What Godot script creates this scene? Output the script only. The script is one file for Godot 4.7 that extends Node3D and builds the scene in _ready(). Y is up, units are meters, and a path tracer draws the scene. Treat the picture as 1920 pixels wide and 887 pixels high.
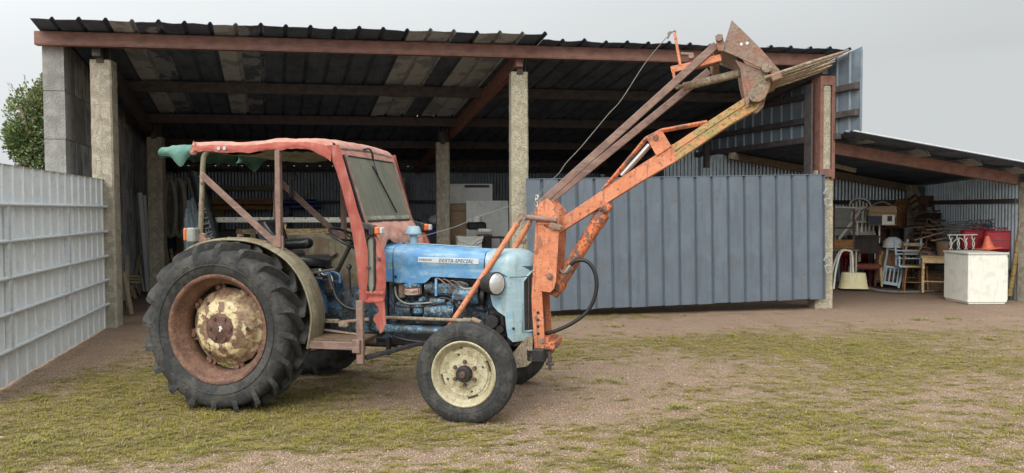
extends Node3D
# A shed, a lean-to and an old tractor with a front loader, on a gravel yard under an overcast sky.

var rng := RandomNumberGenerator.new()
var taken := {}
var N := {}
var M := {}
var shapes := {}

# ---------- mesh builder ----------
class B:
	var st := SurfaceTool.new()
	var x := Transform3D()
	var count := 0
	func _init(): st.begin(Mesh.PRIMITIVE_TRIANGLES)
	var floor_y := -1e9      # tyres are pressed flat below this
	func v(p: Vector3):
		var q = x * p
		if q.y < floor_y: q.y = floor_y
		st.add_vertex(q)
	func tri(a: Vector3, b: Vector3, c: Vector3):
		v(a); v(b); v(c); count += 1
	func quad(a: Vector3, b: Vector3, c: Vector3, d: Vector3):
		tri(a, b, c); tri(a, c, d)
	func out(a: Vector3, b: Vector3, c: Vector3, from: Vector3):
		var n = (a - c).cross(a - b)
		if n.dot((a + b + c) / 3.0 - from) < 0: tri(a, c, b)
		else: tri(a, b, c)
	func flat(): st.set_smooth_group(-1)
	func smooth(k := 1): st.set_smooth_group(k)
	func box(c: Vector3, s: Vector3, bev := 0.0, bas := Basis()):
		flat()
		var keep = x
		x = x * Transform3D(bas, c)
		var h = s / 2.0
		if bev <= 0.0:
			for ax in 3:
				for sg in [-1.0, 1.0]:
					var n = Vector3.ZERO; n[ax] = sg * h[ax]
					var u = Vector3.ZERO; u[(ax + 1) % 3] = h[(ax + 1) % 3]
					var w = Vector3.ZERO; w[(ax + 2) % 3] = h[(ax + 2) % 3]
					out(n - u - w, n + u - w, n + u + w, Vector3.ZERO); out(n - u - w, n + u + w, n - u + w, Vector3.ZERO)
		else:
			bev = minf(bev, minf(h.x, minf(h.y, h.z)) * 0.95)
			var P = {}
			for sx in [-1, 1]:
				for sy in [-1, 1]:
					for sz in [-1, 1]:
						var q = Vector3(sx * h.x, sy * h.y, sz * h.z)
						for ax in 3:
							var r = q
							for o in 3:
								if o != ax: r[o] -= signf(q[o]) * bev
							P[[sx, sy, sz, ax]] = r
						out(P[[sx, sy, sz, 0]], P[[sx, sy, sz, 1]], P[[sx, sy, sz, 2]], Vector3.ZERO)
			for ax in 3:
				var a1 = (ax + 1) % 3
				var a2 = (ax + 2) % 3
				for s1 in [-1, 1]:
					var k = []
					for ss in [[-1, -1], [1, -1], [1, 1], [-1, 1]]:
						var key = [0, 0, 0, ax]; key[ax] = s1; key[a1] = ss[0]; key[a2] = ss[1]
						k.append(P[key])
					out(k[0], k[1], k[2], Vector3.ZERO); out(k[0], k[2], k[3], Vector3.ZERO)
					for s2 in [-1, 1]:
						var e = []
						for e2 in [[-1, a1], [1, a1], [1, a2], [-1, a2]]:
							var key = [0, 0, 0, e2[1]]; key[ax] = e2[0]; key[a1] = s1; key[a2] = s2
							e.append(P[key])
						out(e[0], e[1], e[2], Vector3.ZERO); out(e[0], e[2], e[3], Vector3.ZERO)
		x = keep
	func beam(a: Vector3, b: Vector3, w: float, h: float, bev := 0.0, up := Vector3.UP):
		var d = (b - a)
		var zz = d.normalized()
		var xx = up.cross(zz).normalized()
		if xx.length() < 0.5: xx = Vector3.RIGHT.cross(zz).normalized()
		box((a + b) / 2.0, Vector3(w, h, d.length()), bev, Basis(xx, zz.cross(xx), zz))
	func tube(pts: Array, rad, sides := 8, caps := true, loop := false):
		var n = pts.size()
		var t0 = (pts[1] - pts[0]).normalized()
		var ref = Vector3.UP if absf(t0.y) < 0.9 else Vector3.RIGHT
		var nn = t0.cross(ref).normalized()
		var rings = []
		var last = t0
		for i in n:
			var t
			if loop: t = (pts[(i + 1) % n] - pts[(i + n - 1) % n]).normalized()
			elif i == 0: t = t0
			elif i == n - 1: t = (pts[i] - pts[i - 1]).normalized()
			else: t = ((pts[i + 1] - pts[i]).normalized() + (pts[i] - pts[i - 1]).normalized()).normalized()
			var axis = last.cross(t)
			if axis.length() > 1e-5: nn = nn.rotated(axis.normalized(), last.angle_to(t))
			nn = (nn - t * nn.dot(t)).normalized()
			last = t
			var bb = t.cross(nn)
			var r = rad[i] if rad is Array else rad
			var ring = []
			for k in sides: ring.append(pts[i] + (nn * cos(TAU * k / sides) + bb * sin(TAU * k / sides)) * r)
			rings.append(ring)
		smooth()
		for i in (n if loop else n - 1):
			var A = rings[i]
			var Bq = rings[(i + 1) % n]
			for k in sides:
				var k2 = (k + 1) % sides
				quad(A[k], A[k2], Bq[k2], Bq[k])
		if caps and not loop:
			flat()
			for k in sides:
				var k2 = (k + 1) % sides
				tri(pts[0], rings[0][k2], rings[0][k]); tri(pts[n - 1], rings[n - 1][k], rings[n - 1][k2])
	func cyl(a: Vector3, b: Vector3, r: float, sides := 12, r2 := -1.0):
		tube([a, b], [r, r2 if r2 >= 0 else r], sides)
	# a polygon in x and y, pushed from z0 to z1, its rims bevelled
	func prism(poly, z0: float, z1: float, bev := 0.0):
		flat()
		var p := PackedVector2Array(poly)
		if Geometry2D.is_polygon_clockwise(p): p.reverse()
		var n = p.size()
		var q := PackedVector2Array()
		for i in n:
			var e1 = (p[i] - p[(i + n - 1) % n]).normalized()
			var e2 = (p[(i + 1) % n] - p[i]).normalized()
			var m = (e1.orthogonal() + e2.orthogonal())
			var l = maxf(0.4, m.length_squared() / 2.0)
			q.append(p[i] - m / 2.0 / l * bev * -1.0)
		var inn := q
		# keep whichever side lies inside
		if bev > 0.0 and absf(area(inn)) > absf(area(p)):
			inn = PackedVector2Array()
			for i in n: inn.append(p[i] * 2.0 - q[i])
		var idx = Geometry2D.triangulate_polygon(inn)
		for k in range(0, idx.size(), 3):
			var a = inn[idx[k]]
			var b = inn[idx[k + 1]]
			var c = inn[idx[k + 2]]
			var mid = Vector3((a.x + b.x + c.x) / 3, (a.y + b.y + c.y) / 3, (z0 + z1) / 2)
			for z in [z0, z1]: out(Vector3(a.x, a.y, z), Vector3(b.x, b.y, z), Vector3(c.x, c.y, z), mid)
		var lo = minf(z0, z1)
		var hi = maxf(z0, z1)
		var zs = [[lo, inn], [lo + bev, p], [hi - bev, p], [hi, inn]] if bev > 0.0 else [[lo, p], [hi, p]]
		for k in zs.size() - 1:
			for i in n:
				var j = (i + 1) % n
				var a = zs[k][1][i]
				var b = zs[k][1][j]
				var c = zs[k + 1][1][j]
				var d = zs[k + 1][1][i]
				quad(Vector3(a.x, a.y, zs[k][0]), Vector3(b.x, b.y, zs[k][0]), Vector3(c.x, c.y, zs[k + 1][0]), Vector3(d.x, d.y, zs[k + 1][0]))
	func area(p) -> float:
		var s = 0.0
		for i in p.size(): s += p[i].cross(p[(i + 1) % p.size()])
		return s / 2.0
	# profile of (radius, height) turned round the z axis
	func lathe(pr: Array, segs := 24, from := 0.0, to := TAU, sharp := 0.6):
		var g = 1
		for i in pr.size() - 1:
			if i > 0:
				var d1 = (pr[i] - pr[i - 1]).normalized()
				var d2 = (pr[i + 1] - pr[i]).normalized()
				if absf(d1.angle_to(d2)) > sharp: g += 1
			smooth(g)
			for k in segs:
				var a = from + (to - from) * k / segs
				var b = from + (to - from) * (k + 1) / segs
				var p0 = Vector3(pr[i].x * cos(a), pr[i].x * sin(a), pr[i].y)
				var p1 = Vector3(pr[i].x * cos(b), pr[i].x * sin(b), pr[i].y)
				var p2 = Vector3(pr[i + 1].x * cos(b), pr[i + 1].x * sin(b), pr[i + 1].y)
				var p3 = Vector3(pr[i + 1].x * cos(a), pr[i + 1].x * sin(a), pr[i + 1].y)
				if pr[i].x < 1e-5: tri(p0, p2, p3)
				elif pr[i + 1].x < 1e-5: tri(p0, p1, p2)
				else: quad(p0, p1, p2, p3)
	func surf(f: Callable, nu: int, nv: int, g := 1):
		if g < 0: flat()
		else: smooth(g)
		var rows = []
		for i in nu + 1:
			var row = []
			for j in nv + 1: row.append(f.call(float(i) / nu, float(j) / nv))
			rows.append(row)
		for i in nu:
			for j in nv: quad(rows[i][j], rows[i][j + 1], rows[i + 1][j + 1], rows[i + 1][j])
	func at(p: Vector3, b := Basis()): x = Transform3D(b, p)
	func done() -> ArrayMesh:
		st.generate_normals()
		return st.commit()

# ---------- scene tree ----------
func numbered(n: String) -> String:
	if not taken.has(n):
		taken[n] = 0
		return n
	taken[n] += 1
	return "%s_%03d" % [n, taken[n]]

func tag(o: Node3D, label: String, category: String, group := ""):
	o.set_meta("label", label); o.set_meta("category", category)
	if group: o.set_meta("group", group)
	return o

func thing(called: String, label: String, category: String, at := Vector3.ZERO, turn := 0.0, group := "") -> Node3D:
	var o := Node3D.new()
	o.name = numbered(called); add_child(o)
	o.position = at; o.rotation.y = turn
	tag(o, label, category, group)
	return o

func part(called: String, b, m: Material, parent: Node3D, at := Vector3.ZERO, bas := Basis()) -> MeshInstance3D:
	var o := MeshInstance3D.new()
	o.name = called
	o.mesh = b.done() if b is B else b
	o.material_override = m
	o.transform = Transform3D(bas, at)
	parent.add_child(o, true)
	return o

func hold(called: String, parent: Node3D, at := Vector3.ZERO, bas := Basis()) -> Node3D:
	var o := Node3D.new()
	o.name = called
	o.transform = Transform3D(bas, at)
	parent.add_child(o, true)
	return o

func struct(called: String, b, m: Material) -> MeshInstance3D:
	var o = part(called, b, m, self)
	o.name = numbered(called)
	o.set_meta("kind", "structure")
	return o

func dup(o: Node3D, label: String, at: Vector3, turn: float) -> Node3D:
	var c = o.duplicate()
	c.name = numbered(str(o.name).rstrip("0123456789").rstrip("_"))
	add_child(c)
	c.position = at; c.rotation.y = turn
	c.set_meta("label", label)
	return c

func rnd(a: float, b: float) -> float: return rng.randf_range(a, b)
func V(a: float, b: float, c: float) -> Vector3: return Vector3(a, b, c)
func V3(p: Vector2, z: float) -> Vector3: return Vector3(p.x, p.y, z)
func ry(a: float) -> Basis: return Basis(Vector3.UP, a)
func bas(ax: float, ay: float, az: float) -> Basis: return Basis.from_euler(Vector3(ax, ay, az))

# a smooth path through points
func spline(pts: Array, per := 6) -> Array:
	var c = []
	var n = pts.size()
	for i in n - 1:
		var p0 = pts[maxi(i - 1, 0)]
		var p3 = pts[mini(i + 2, n - 1)]
		for k in per: c.append(pts[i].cubic_interpolate(pts[i + 1], p0, p3, float(k) / per))
	c.append(pts[n - 1])
	return c

# ---------- textures and materials ----------
func make_noise(called: String, type: int, freq: float, oct: int, seed_: int, size := 256, squash := Vector2.ONE):
	var f := FastNoiseLite.new()
	f.noise_type = type; f.frequency = freq; f.seed = seed_
	f.fractal_type = FastNoiseLite.FRACTAL_FBM if oct > 1 else FastNoiseLite.FRACTAL_NONE
	f.fractal_octaves = oct
	var im: Image = f.get_seamless_image(int(size * squash.x), int(size * squash.y))
	if squash != Vector2.ONE: im.resize(size, size, Image.INTERPOLATE_BILINEAR)
	im.convert(Image.FORMAT_L8)
	N[called] = im.get_data()
	N[called + "_im"] = im

# layers: [noise, low, high, colour, amount, offset]; the layer covers where the noise lies between low and high and above
func tex(base: Color, layers: Array, size := 256) -> ImageTexture:
	var n = size * size
	var R := PackedFloat32Array(); R.resize(n); R.fill(base.r)
	var G := PackedFloat32Array(); G.resize(n); G.fill(base.g)
	var Bl := PackedFloat32Array(); Bl.resize(n); Bl.fill(base.b)
	for l in layers:
		var src: PackedByteArray = N[l[0]]
		var c: Color = l[3]
		var lut := PackedFloat32Array(); lut.resize(256)
		for i in 256: lut[i] = smoothstep(l[1], l[2], i / 255.0) * l[4]
		var off: int = (l[5] if l.size() > 5 else 0)
		var cr := c.r
		var cg := c.g
		var cb := c.b
		for i in n:
			var w := lut[src[(i + off) % n]]
			if w > 0.004:
				R[i] += (cr - R[i]) * w
				G[i] += (cg - G[i]) * w
				Bl[i] += (cb - Bl[i]) * w
	var d := PackedByteArray(); d.resize(n * 3)
	for i in n:
		d[i * 3] = clampi(int(R[i] * 255.0), 0, 255)
		d[i * 3 + 1] = clampi(int(G[i] * 255.0), 0, 255)
		d[i * 3 + 2] = clampi(int(Bl[i] * 255.0), 0, 255)
	return ImageTexture.create_from_image(Image.create_from_data(size, size, false, Image.FORMAT_RGB8, d))

func bump(called: String, strength: float) -> ImageTexture:
	var key = "%s_%f" % [called, strength]
	if not N.has(key):
		var im: Image = N[called + "_im"].duplicate()
		im.convert(Image.FORMAT_RGBA8)
		im.bump_map_to_normal_map(strength)
		N[key] = ImageTexture.create_from_image(im)
	return N[key]

func mat(called: String, t, rough := 0.8, scale := 1.0, metal := 0.0, bumpy := "", amount := 0.5, world := false, strength := 3.0) -> StandardMaterial3D:
	var m := StandardMaterial3D.new()
	m.resource_name = called
	if t is Color: m.albedo_color = t
	else: m.albedo_texture = t
	m.roughness = rough; m.metallic = metal
	m.uv1_triplanar = true; m.uv1_world_triplanar = world
	m.uv1_triplanar_sharpness = 4.0
	m.uv1_scale = Vector3.ONE * scale
	if bumpy:
		m.normal_enabled = true
		m.normal_texture = bump(bumpy, strength)
		m.normal_scale = amount
	M[called] = m
	return m

func h(s: String) -> Color: return Color.html(s)

func sky_picture() -> Image:
	var im := Image.create(512, 256, false, Image.FORMAT_RGBF)
	var f := FastNoiseLite.new()
	f.seed = 4; f.frequency = 1.1; f.fractal_octaves = 4
	var sun = Vector3(-0.6, 0.6, 0.53).normalized()   # the cloud is thinnest that way
	for j in 256:
		var el = PI / 2 - PI * (j + 0.5) / 256.0
		for i in 512:
			var az = TAU * (i + 0.5) / 512.0
			var d = Vector3(sin(az) * cos(el), sin(el), -cos(az) * cos(el))
			var up = maxf(d.y, 0.0)
			var s = 0.5 + 0.5 * d.dot(sun)
			var l = SKY_LOW * (1.0 + 1.6 * pow(up, 0.9)) * (0.70 + 1.3 * s * s * s) * (1.0 - 0.2 * d.x)
			l *= 1.0 + 0.07 * f.get_noise_3d(d.x * 1.3, d.y * 3.0, d.z * 1.3)
			if d.y < 0: l *= 0.6
			var w = clampf((s - 0.1) * 1.3, 0.0, 1.0)
			im.set_pixel(i, j, Color(l * lerpf(0.955, 0.965, w), l * lerpf(1.0, 1.0, w), l * lerpf(1.015, 1.025, w)))
	return im

const SKY_LOW := 0.77

func set_camera_and_light():
	var cam := Camera3D.new()
	cam.name = "camera"
	cam.position = Vector3(0, 1.5, 0)
	cam.basis = Basis(Vector3.UP, deg_to_rad(-9.2)) * Basis(Vector3.RIGHT, deg_to_rad(-2.0)) * Basis(Vector3.BACK, -0.005)
	cam.fov = rad_to_deg(2.0 * atan(443.5 / 1440.0))
	cam.near = 0.05; cam.far = 1500.0
	add_child(cam)
	cam.current = true
	var we := WorldEnvironment.new()
	we.name = "world"
	var e := Environment.new()
	e.background_mode = Environment.BG_SKY
	var pm := PanoramaSkyMaterial.new()
	pm.panorama = ImageTexture.create_from_image(sky_picture())
	var sk := Sky.new(); sk.sky_material = pm
	e.sky = sk
	e.ambient_light_source = Environment.AMBIENT_SOURCE_SKY
	e.tonemap_mode = Environment.TONE_MAPPER_LINEAR
	e.tonemap_exposure = 1.0
	e.sdfgi_enabled = true; e.ssao_enabled = true; e.ssil_enabled = true
	we.environment = e
	add_child(we)
	var sun := DirectionalLight3D.new()
	sun.name = "sun_through_cloud"
	sun.light_energy = 0.5
	sun.light_color = Color(1.0, 0.975, 0.94)
	sun.light_angular_distance = 30.0
	sun.shadow_enabled = true
	sun.look_at_from_position(Vector3(-4.0, 6.5, 7.5), Vector3.ZERO)
	add_child(sun)

func make_materials():
	make_noise("fine", FastNoiseLite.TYPE_SIMPLEX_SMOOTH, 0.09, 4, 1)
	make_noise("mid", FastNoiseLite.TYPE_SIMPLEX_SMOOTH, 0.03, 5, 2)
	make_noise("coarse", FastNoiseLite.TYPE_SIMPLEX_SMOOTH, 0.012, 5, 3)
	make_noise("cell", FastNoiseLite.TYPE_CELLULAR, 0.09, 1, 5)
	make_noise("grain", FastNoiseLite.TYPE_VALUE, 0.35, 2, 6)
	make_noise("streak", FastNoiseLite.TYPE_SIMPLEX_SMOOTH, 0.06, 4, 7, 256, Vector2(1, 0.125))
	make_noise("sidewise", FastNoiseLite.TYPE_SIMPLEX_SMOOTH, 0.06, 4, 8, 256, Vector2(0.1, 1))
	make_noise("fold", FastNoiseLite.TYPE_SIMPLEX_SMOOTH, 0.02, 3, 9)
	# setting
	mat("concrete", tex(h("9d9583"), [["mid", .35, .75, h("b2aa97"), .8], ["coarse", .45, .75, h("878072"), .7], ["cell", .62, .8, h("c8c1ae"), .5], ["grain", .62, .8, h("625b50"), .55], ["grain", .68, .78, h("d5cebc"), .5, 7000], ["streak", .6, .85, h("777163"), .5]]), .95, 1.4, 0, "grain", .8, true, 2.5)
	mat("concrete_mossy", tex(h("a59d87"), [["mid", .35, .75, h("b8b096"), .8], ["cell", .55, .75, h("ccc4ae"), .6], ["grain", .58, .74, h("575045"), .8], ["fine", .62, .8, h("6d665a"), .7], ["grain", .7, .8, h("dad3c0"), .6, 9000], ["coarse", .5, .8, h("8b8571"), .6]]), .95, 1.6, 0, "fine", 1.0, true, 3.0)
	mat("block", tex(h("858480"), [["mid", .4, .75, h("93928d"), .8], ["coarse", .5, .8, h("74736f"), .7], ["grain", .6, .85, h("717370"), .4], ["streak", .6, .9, h("6a6c69"), .4]]), .95, .8, 0, "grain", .4, true)
	mat("block_stained", tex(h("aaacab"), [["coarse", .47, .66, h("7e8182"), .8], ["streak", .52, .8, h("686b6d"), .8], ["mid", .55, .8, h("b6b8b6"), .6], ["grain", .6, .85, h("858786"), .3]]), .95, .4, 0, "grain", .4, true)
	mat("bright_white", h("f0f2f0"), .5)
	mat("mortar", h("858682"), .95)
	mat("brown_steel", tex(h("755145"), [["mid", .4, .7, h("805c4e"), .7], ["coarse", .5, .8, h("624339"), .7], ["grain", .65, .85, h("553f36"), .3], ["sidewise", .6, .85, h("8a6855"), .4]]), .62, 1.2, 0, "grain", .15, true)
	mat("dark_steel", tex(h("47403f"), [["mid", .4, .7, h("534a46"), .8], ["coarse", .5, .8, h("393536"), .8]]), .75, 1.3, .0, "grain", .2, true)
	mat("roof_dark", tex(h("4b5768"), [["coarse", .4, .7, h("3d4858"), .9], ["mid", .55, .8, h("586474"), .6], ["streak", .6, .85, h("606b79"), .4]]), .9, .5, 0, "fine", .15, true)
	mat("roof_felt", tex(h("a3aab0"), [["coarse", .52, .68, h("6d757e"), .65], ["mid", .6, .82, h("8a9198"), .5], ["fine", .6, .8, h("b0b4b6"), .3]]), .95, .5, 0, "fine", .15, true)
	mat("roof_patchy", tex(h("4d5868"), [["coarse", .5, .58, h("8e979f"), .85], ["mid", .6, .75, h("79838d"), .6], ["fine", .6, .8, h("414c5a"), .4]]), .95, .5, 0, "fine", .15, true)
	mat("cladding", tex(h("67727a"), [["mid", .4, .75, h("707b83"), .6], ["streak", .5, .85, h("636e76"), .6], ["coarse", .55, .8, h("838c92"), .5]]), .45, .7, .0, "coarse", .1, true)
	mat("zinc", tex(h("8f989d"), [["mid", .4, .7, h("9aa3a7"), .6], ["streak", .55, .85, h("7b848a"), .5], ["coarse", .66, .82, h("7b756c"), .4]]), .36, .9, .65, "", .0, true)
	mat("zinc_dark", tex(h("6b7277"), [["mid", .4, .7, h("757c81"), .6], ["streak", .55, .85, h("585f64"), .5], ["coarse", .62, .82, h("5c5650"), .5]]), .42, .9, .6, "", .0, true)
	mat("galvanised", tex(h("c9cdcd"), [["cell", .4, .8, h("d8dada"), .6], ["mid", .4, .7, h("b7bcbd"), .6]]), .45, 2.0, .0, "fine", .1, true)
	mat("gate_white", tex(h("e2e6e6"), [["coarse", .4, .75, h("e7eaea"), .7], ["streak", .55, .85, h("cfd4d4"), .4], ["fine", .72, .85, h("b0b4b4"), .3], ["mid", .6, .8, h("cdd1d0"), .5]]), .55, .8, .0, "mid", .06, true)
	mat("gate_grey", tex(h("5c656e"), [["coarse", .4, .75, h("646d77"), .6], ["streak", .5, .85, h("525a62"), .5], ["fine", .7, .86, h("6d747a"), .35], ["mid", .6, .8, h("625f59"), .35]]), .38, .5, .0, "coarse", .16, true)
	mat("clear_sheet", h("9a9c96"), .35)
	M["clear_sheet"].albedo_color.a = 0.55
	M["clear_sheet"].transparency = BaseMaterial3D.TRANSPARENCY_ALPHA
	# tractor
	mat("blue_paint", tex(h("4d80aa"), [["coarse", .35, .6, h("648fb0"), .75], ["mid", .52, .76, h("7f9fb4"), .65], ["sidewise", .58, .8, h("93a8ae"), .6], ["fine", .76, .85, h("5c5a50"), .5], ["streak", .64, .82, h("757a70"), .45], ["coarse", .56, .78, h("3f76a9"), .8, 9000], ["grain", .74, .9, h("87989b"), .3]]), .5, 1.1, .0, "mid", .1)
	mat("pale_blue", tex(h("8fa8b0"), [["coarse", .4, .7, h("9ab0b5"), .8], ["mid", .56, .75, h("779cb0"), .65], ["fine", .8, .85, h("4d6c82"), .6], ["grain", .86, .9, h("6b5140"), .55, 31000], ["sidewise", .6, .82, h("a7b7b6"), .5], ["streak", .58, .82, h("7c8274"), .55], ["coarse", .6, .8, h("7390a0"), .5, 17000]]), .5, 1.0, .0, "mid", .12)
	mat("greasy_blue", tex(h("2f3a44"), [["mid", .38, .58, h("242526"), .95], ["fine", .5, .72, h("1c1c1b"), .85], ["coarse", .54, .74, h("3f6784"), .7], ["fine", .66, .78, h("6f8f9c"), .5, 21000], ["streak", .6, .8, h("4b4334"), .6]]), .55, 1.6, .0, "fine", .4)
	mat("bright_blue", tex(h("27538c"), [["mid", .4, .65, h("345f93"), .8], ["fine", .55, .72, h("262a2e"), .85], ["coarse", .45, .7, h("4c6c7c"), .7], ["streak", .55, .78, h("6f705f"), .55]]), .5, 1.5, .0, "fine", .3)
	mat("chipped_blue", tex(h("547c95"), [["mid", .4, .65, h("64899c"), .7], ["fine", .54, .66, h("2a2b2c"), .85], ["coarse", .44, .62, h("2f363b"), .9], ["fine", .68, .78, h("93a9ab"), .45, 27000], ["mid", .55, .7, h("453f37"), .75, 19000]]), .5, 1.6, .0, "fine", .3)
	mat("orange_paint", tex(h("bf744e"), [["coarse", .35, .7, h("c8825e"), .8], ["mid", .55, .75, h("b06545"), .6], ["fine", .77, .81, h("4d3a32"), .8], ["grain", .84, .88, h("5a3f34"), .7], ["streak", .66, .82, h("7d5140"), .6], ["sidewise", .72, .86, h("8a6a58"), .5], ["fine", .7, .8, h("d39a7c"), .4, 13000], ["mid", .76, .84, h("6e5145"), .7, 40000]]), .6, 1.2, .0, "mid", .12)
	mat("orange_worn", tex(h("c46a3e"), [["mid", .45, .66, h("b4623e"), .8], ["fine", .6, .68, h("54403a"), .85], ["coarse", .54, .64, h("5d4a43"), .85], ["fine", .68, .78, h("d88c5f"), .6, 15000]]), .6, 1.7, .0, "fine", .25)
	mat("mossy_orange", tex(h("b3875a"), [["sidewise", .4, .62, h("948758"), .85], ["mid", .5, .7, h("857c4f"), .75], ["fine", .6, .72, h("655a3d"), .7], ["coarse", .52, .7, h("c28560"), .85], ["grain", .62, .8, h("a59c6c"), .3]]), .9, 1.4, .0, "fine", .4)
	mat("mossy_iron", tex(h("7d705f"), [["mid", .42, .65, h("90866f"), .85], ["fine", .58, .72, h("5a4b3e"), .75], ["coarse", .52, .7, h("866654"), .7], ["grain", .6, .8, h("a39a84"), .4]]), .95, 1.6, .0, "fine", .5)
	mat("rusty_iron", tex(h("786055"), [["mid", .4, .68, h("866b5d"), .8], ["coarse", .5, .72, h("665048"), .8], ["fine", .64, .8, h("8a6650"), .5], ["sidewise", .6, .8, h("8a7769"), .5]]), .75, 1.4, .0, "fine", .25)
	mat("rust_plate", tex(h("80695c"), [["coarse", .45, .66, h("866051"), .75], ["mid", .45, .7, h("827466"), .8], ["fine", .62, .78, h("625042"), .6], ["grain", .64, .84, h("958a7a"), .35], ["coarse", .66, .8, h("94604b"), .5, 20000]]), .85, 1.2, .0, "fine", .4)
	mat("rust_rim", tex(h("67493a"), [["mid", .4, .68, h("795a46"), .8], ["coarse", .45, .7, h("553d32"), .8], ["fine", .62, .77, h("937559"), .5], ["fine", .66, .8, h("463227"), .6, 23000]]), .8, 1.3, .0, "fine", .3)
	mat("hub_brown", tex(h("573d33"), [["mid", .45, .7, h("6a4d40"), .8], ["fine", .6, .75, h("45322b"), .7], ["coarse", .55, .75, h("7b6a57"), .5]]), .85, 1.6, .0, "fine", .4)
	mat("cream_rust", tex(h("bfb186"), [["coarse", .43, .5, h("654b3e"), .9, 12000], ["mid", .58, .63, h("634839"), .9], ["fine", .63, .69, h("876a4c"), .7], ["mid", .6, .7, h("cfc299"), .6, 30000], ["streak", .62, .8, h("937652"), .5]]), .65, 1.2, .0, "fine", .3)
	mat("cream_rim", tex(h("aca587"), [["mid", .4, .7, h("b7b094"), .7], ["coarse", .5, .75, h("928a68"), .8], ["fine", .64, .74, h("806246"), .7], ["streak", .62, .82, h("84785a"), .5], ["grain", .66, .85, h("7c755c"), .4]]), .6, 2.0, .0, "fine", .25)
	mat("cream_fender", tex(h("817a64"), [["mid", .4, .7, h("8d866f"), .7], ["coarse", .5, .74, h("6f6751"), .7], ["streak", .56, .8, h("64583f"), .6], ["fine", .7, .8, h("5b4939"), .55], ["coarse", .62, .8, h("745942"), .6, 30000]]), .7, 1.1, .0, "mid", .2)
	mat("rubber", tex(h("262625"), [["mid", .42, .7, h("373633"), .8], ["coarse", .5, .72, h("4b4841"), .6], ["fine", .6, .8, h("1b1b1a"), .6], ["grain", .7, .9, h("5d5950"), .35], ["streak", .66, .86, h("544f46"), .35]]), .8, 1.1, .0, "fine", .3)
	mat("red_canvas", tex(h("944a3f"), [["coarse", .4, .7, h("9f5a4d"), .7], ["mid", .5, .78, h("a66b5e"), .5], ["streak", .6, .85, h("ab7c70"), .45], ["coarse", .6, .8, h("8f4136"), .6, 21000], ["grain", .7, .9, h("8a4a3f"), .3]]), .85, 1.0, .0, "fold", .25, false, 3.0)
	mat("faded_canvas", tex(h("ad7f70"), [["coarse", .4, .7, h("b78d7e"), .8], ["mid", .5, .75, h("a06a5b"), .6], ["fine", .66, .84, h("957164"), .35], ["streak", .62, .84, h("8d6a5e"), .4]]), .9, 1.2, .0, "fold", .3, false, 3.0)
	mat("green_canvas", tex(h("4f7468"), [["coarse", .4, .7, h("5f8478"), .8], ["mid", .55, .75, h("43655b"), .6], ["fine", .64, .8, h("788f82"), .4]]), .9, 1.2, .0, "fold", .3, false, 3.0)
	mat("grey_canvas", tex(h("8f8f7c"), [["mid", .4, .7, h("7e7d6b"), .8], ["coarse", .5, .75, h("6c6c5d"), .7]]), .9, 1.6, .0, "fold", .8, false, 6.0)
	mat("vinyl", tex(h("1b1c1e"), [["mid", .5, .75, h("27282a"), .8], ["fine", .66, .8, h("3a3a3a"), .5]]), .32, 2.0, .0, "fold", .3)
	mat("black_iron", tex(h("1f1e1d"), [["mid", .45, .7, h("2d2a27"), .8], ["fine", .6, .75, h("3e352d"), .6], ["coarse", .55, .75, h("151515"), .8]]), .6, 2.0, .0, "fine", .4)
	mat("black_rubber", h("1a1a1b"), .5)
	mat("chrome", h("c9cccd"), .14, 1.0, 1.0)
	mat("bright_metal", h("b4b5b2"), .35, 1.0, .8)
	mat("dirty_glass", tex(h("7c7c6f"), [["coarse", .35, .7, h("858577"), .8], ["streak", .5, .8, h("6d6d61"), .6], ["fine", .64, .84, h("92917f"), .3]]), .3, 1.0)
	M["dirty_glass"].albedo_color.a = 0.78
	M["dirty_glass"].transparency = BaseMaterial3D.TRANSPARENCY_ALPHA
	mat("clear_lens", h("d4d8d8"), .08, 1.0, .6)
	mat("amber_lens", h("c06028"), .25)
	M["amber_lens"].clearcoat_enabled = true; M["amber_lens"].clearcoat = .6
	mat("red_lens", h("a5321c"), .2)
	mat("white_plastic", h("b4babb"), .5)
	mat("white_print", h("bfc2bd"), .5)
	mat("dark_print", h("5b646a"), .5)
	mat("wood_step", tex(h("5c4a39"), [["sidewise", .4, .7, h("6f5a45"), .8], ["mid", .5, .75, h("4a3b2f"), .8], ["fine", .6, .8, h("80664c"), .5]]), .85, 1.6, .0, "sidewise", .4)
	mat("filter_label", tex(h("b3b2a6"), [["mid", .45, .7, h("8e8d80"), .7], ["sidewise", .6, .72, h("8c3b2c"), .8], ["fine", .62, .75, h("4f4b44"), .7]]), .5, 3.0)
	# junk
	for w in [["pale_wood", "b79d70", "c4aa7d", "7d6746"], ["warm_wood", "8a5f38", "9d7042", "6a4629"], ["dark_wood", "5d4132", "6e4d3b", "44302a"], ["old_wood", "7a6d58", "887b65", "665a49"], ["chest_wood", "2b211d", "382a24", "1d1715"], ["yellow_wood", "85703f", "967f4c", "64522d"]]:
		mat(w[0], tex(h(w[1]), [["streak", .4, .7, h(w[2]), .8], ["sidewise", .5, .75, h(w[3]), .6], ["mid", .5, .75, h(w[3]), .6], ["fine", .66, .8, h(w[3]), .5]]), .75, 1.5, .0, "grain", .15, true)
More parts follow.
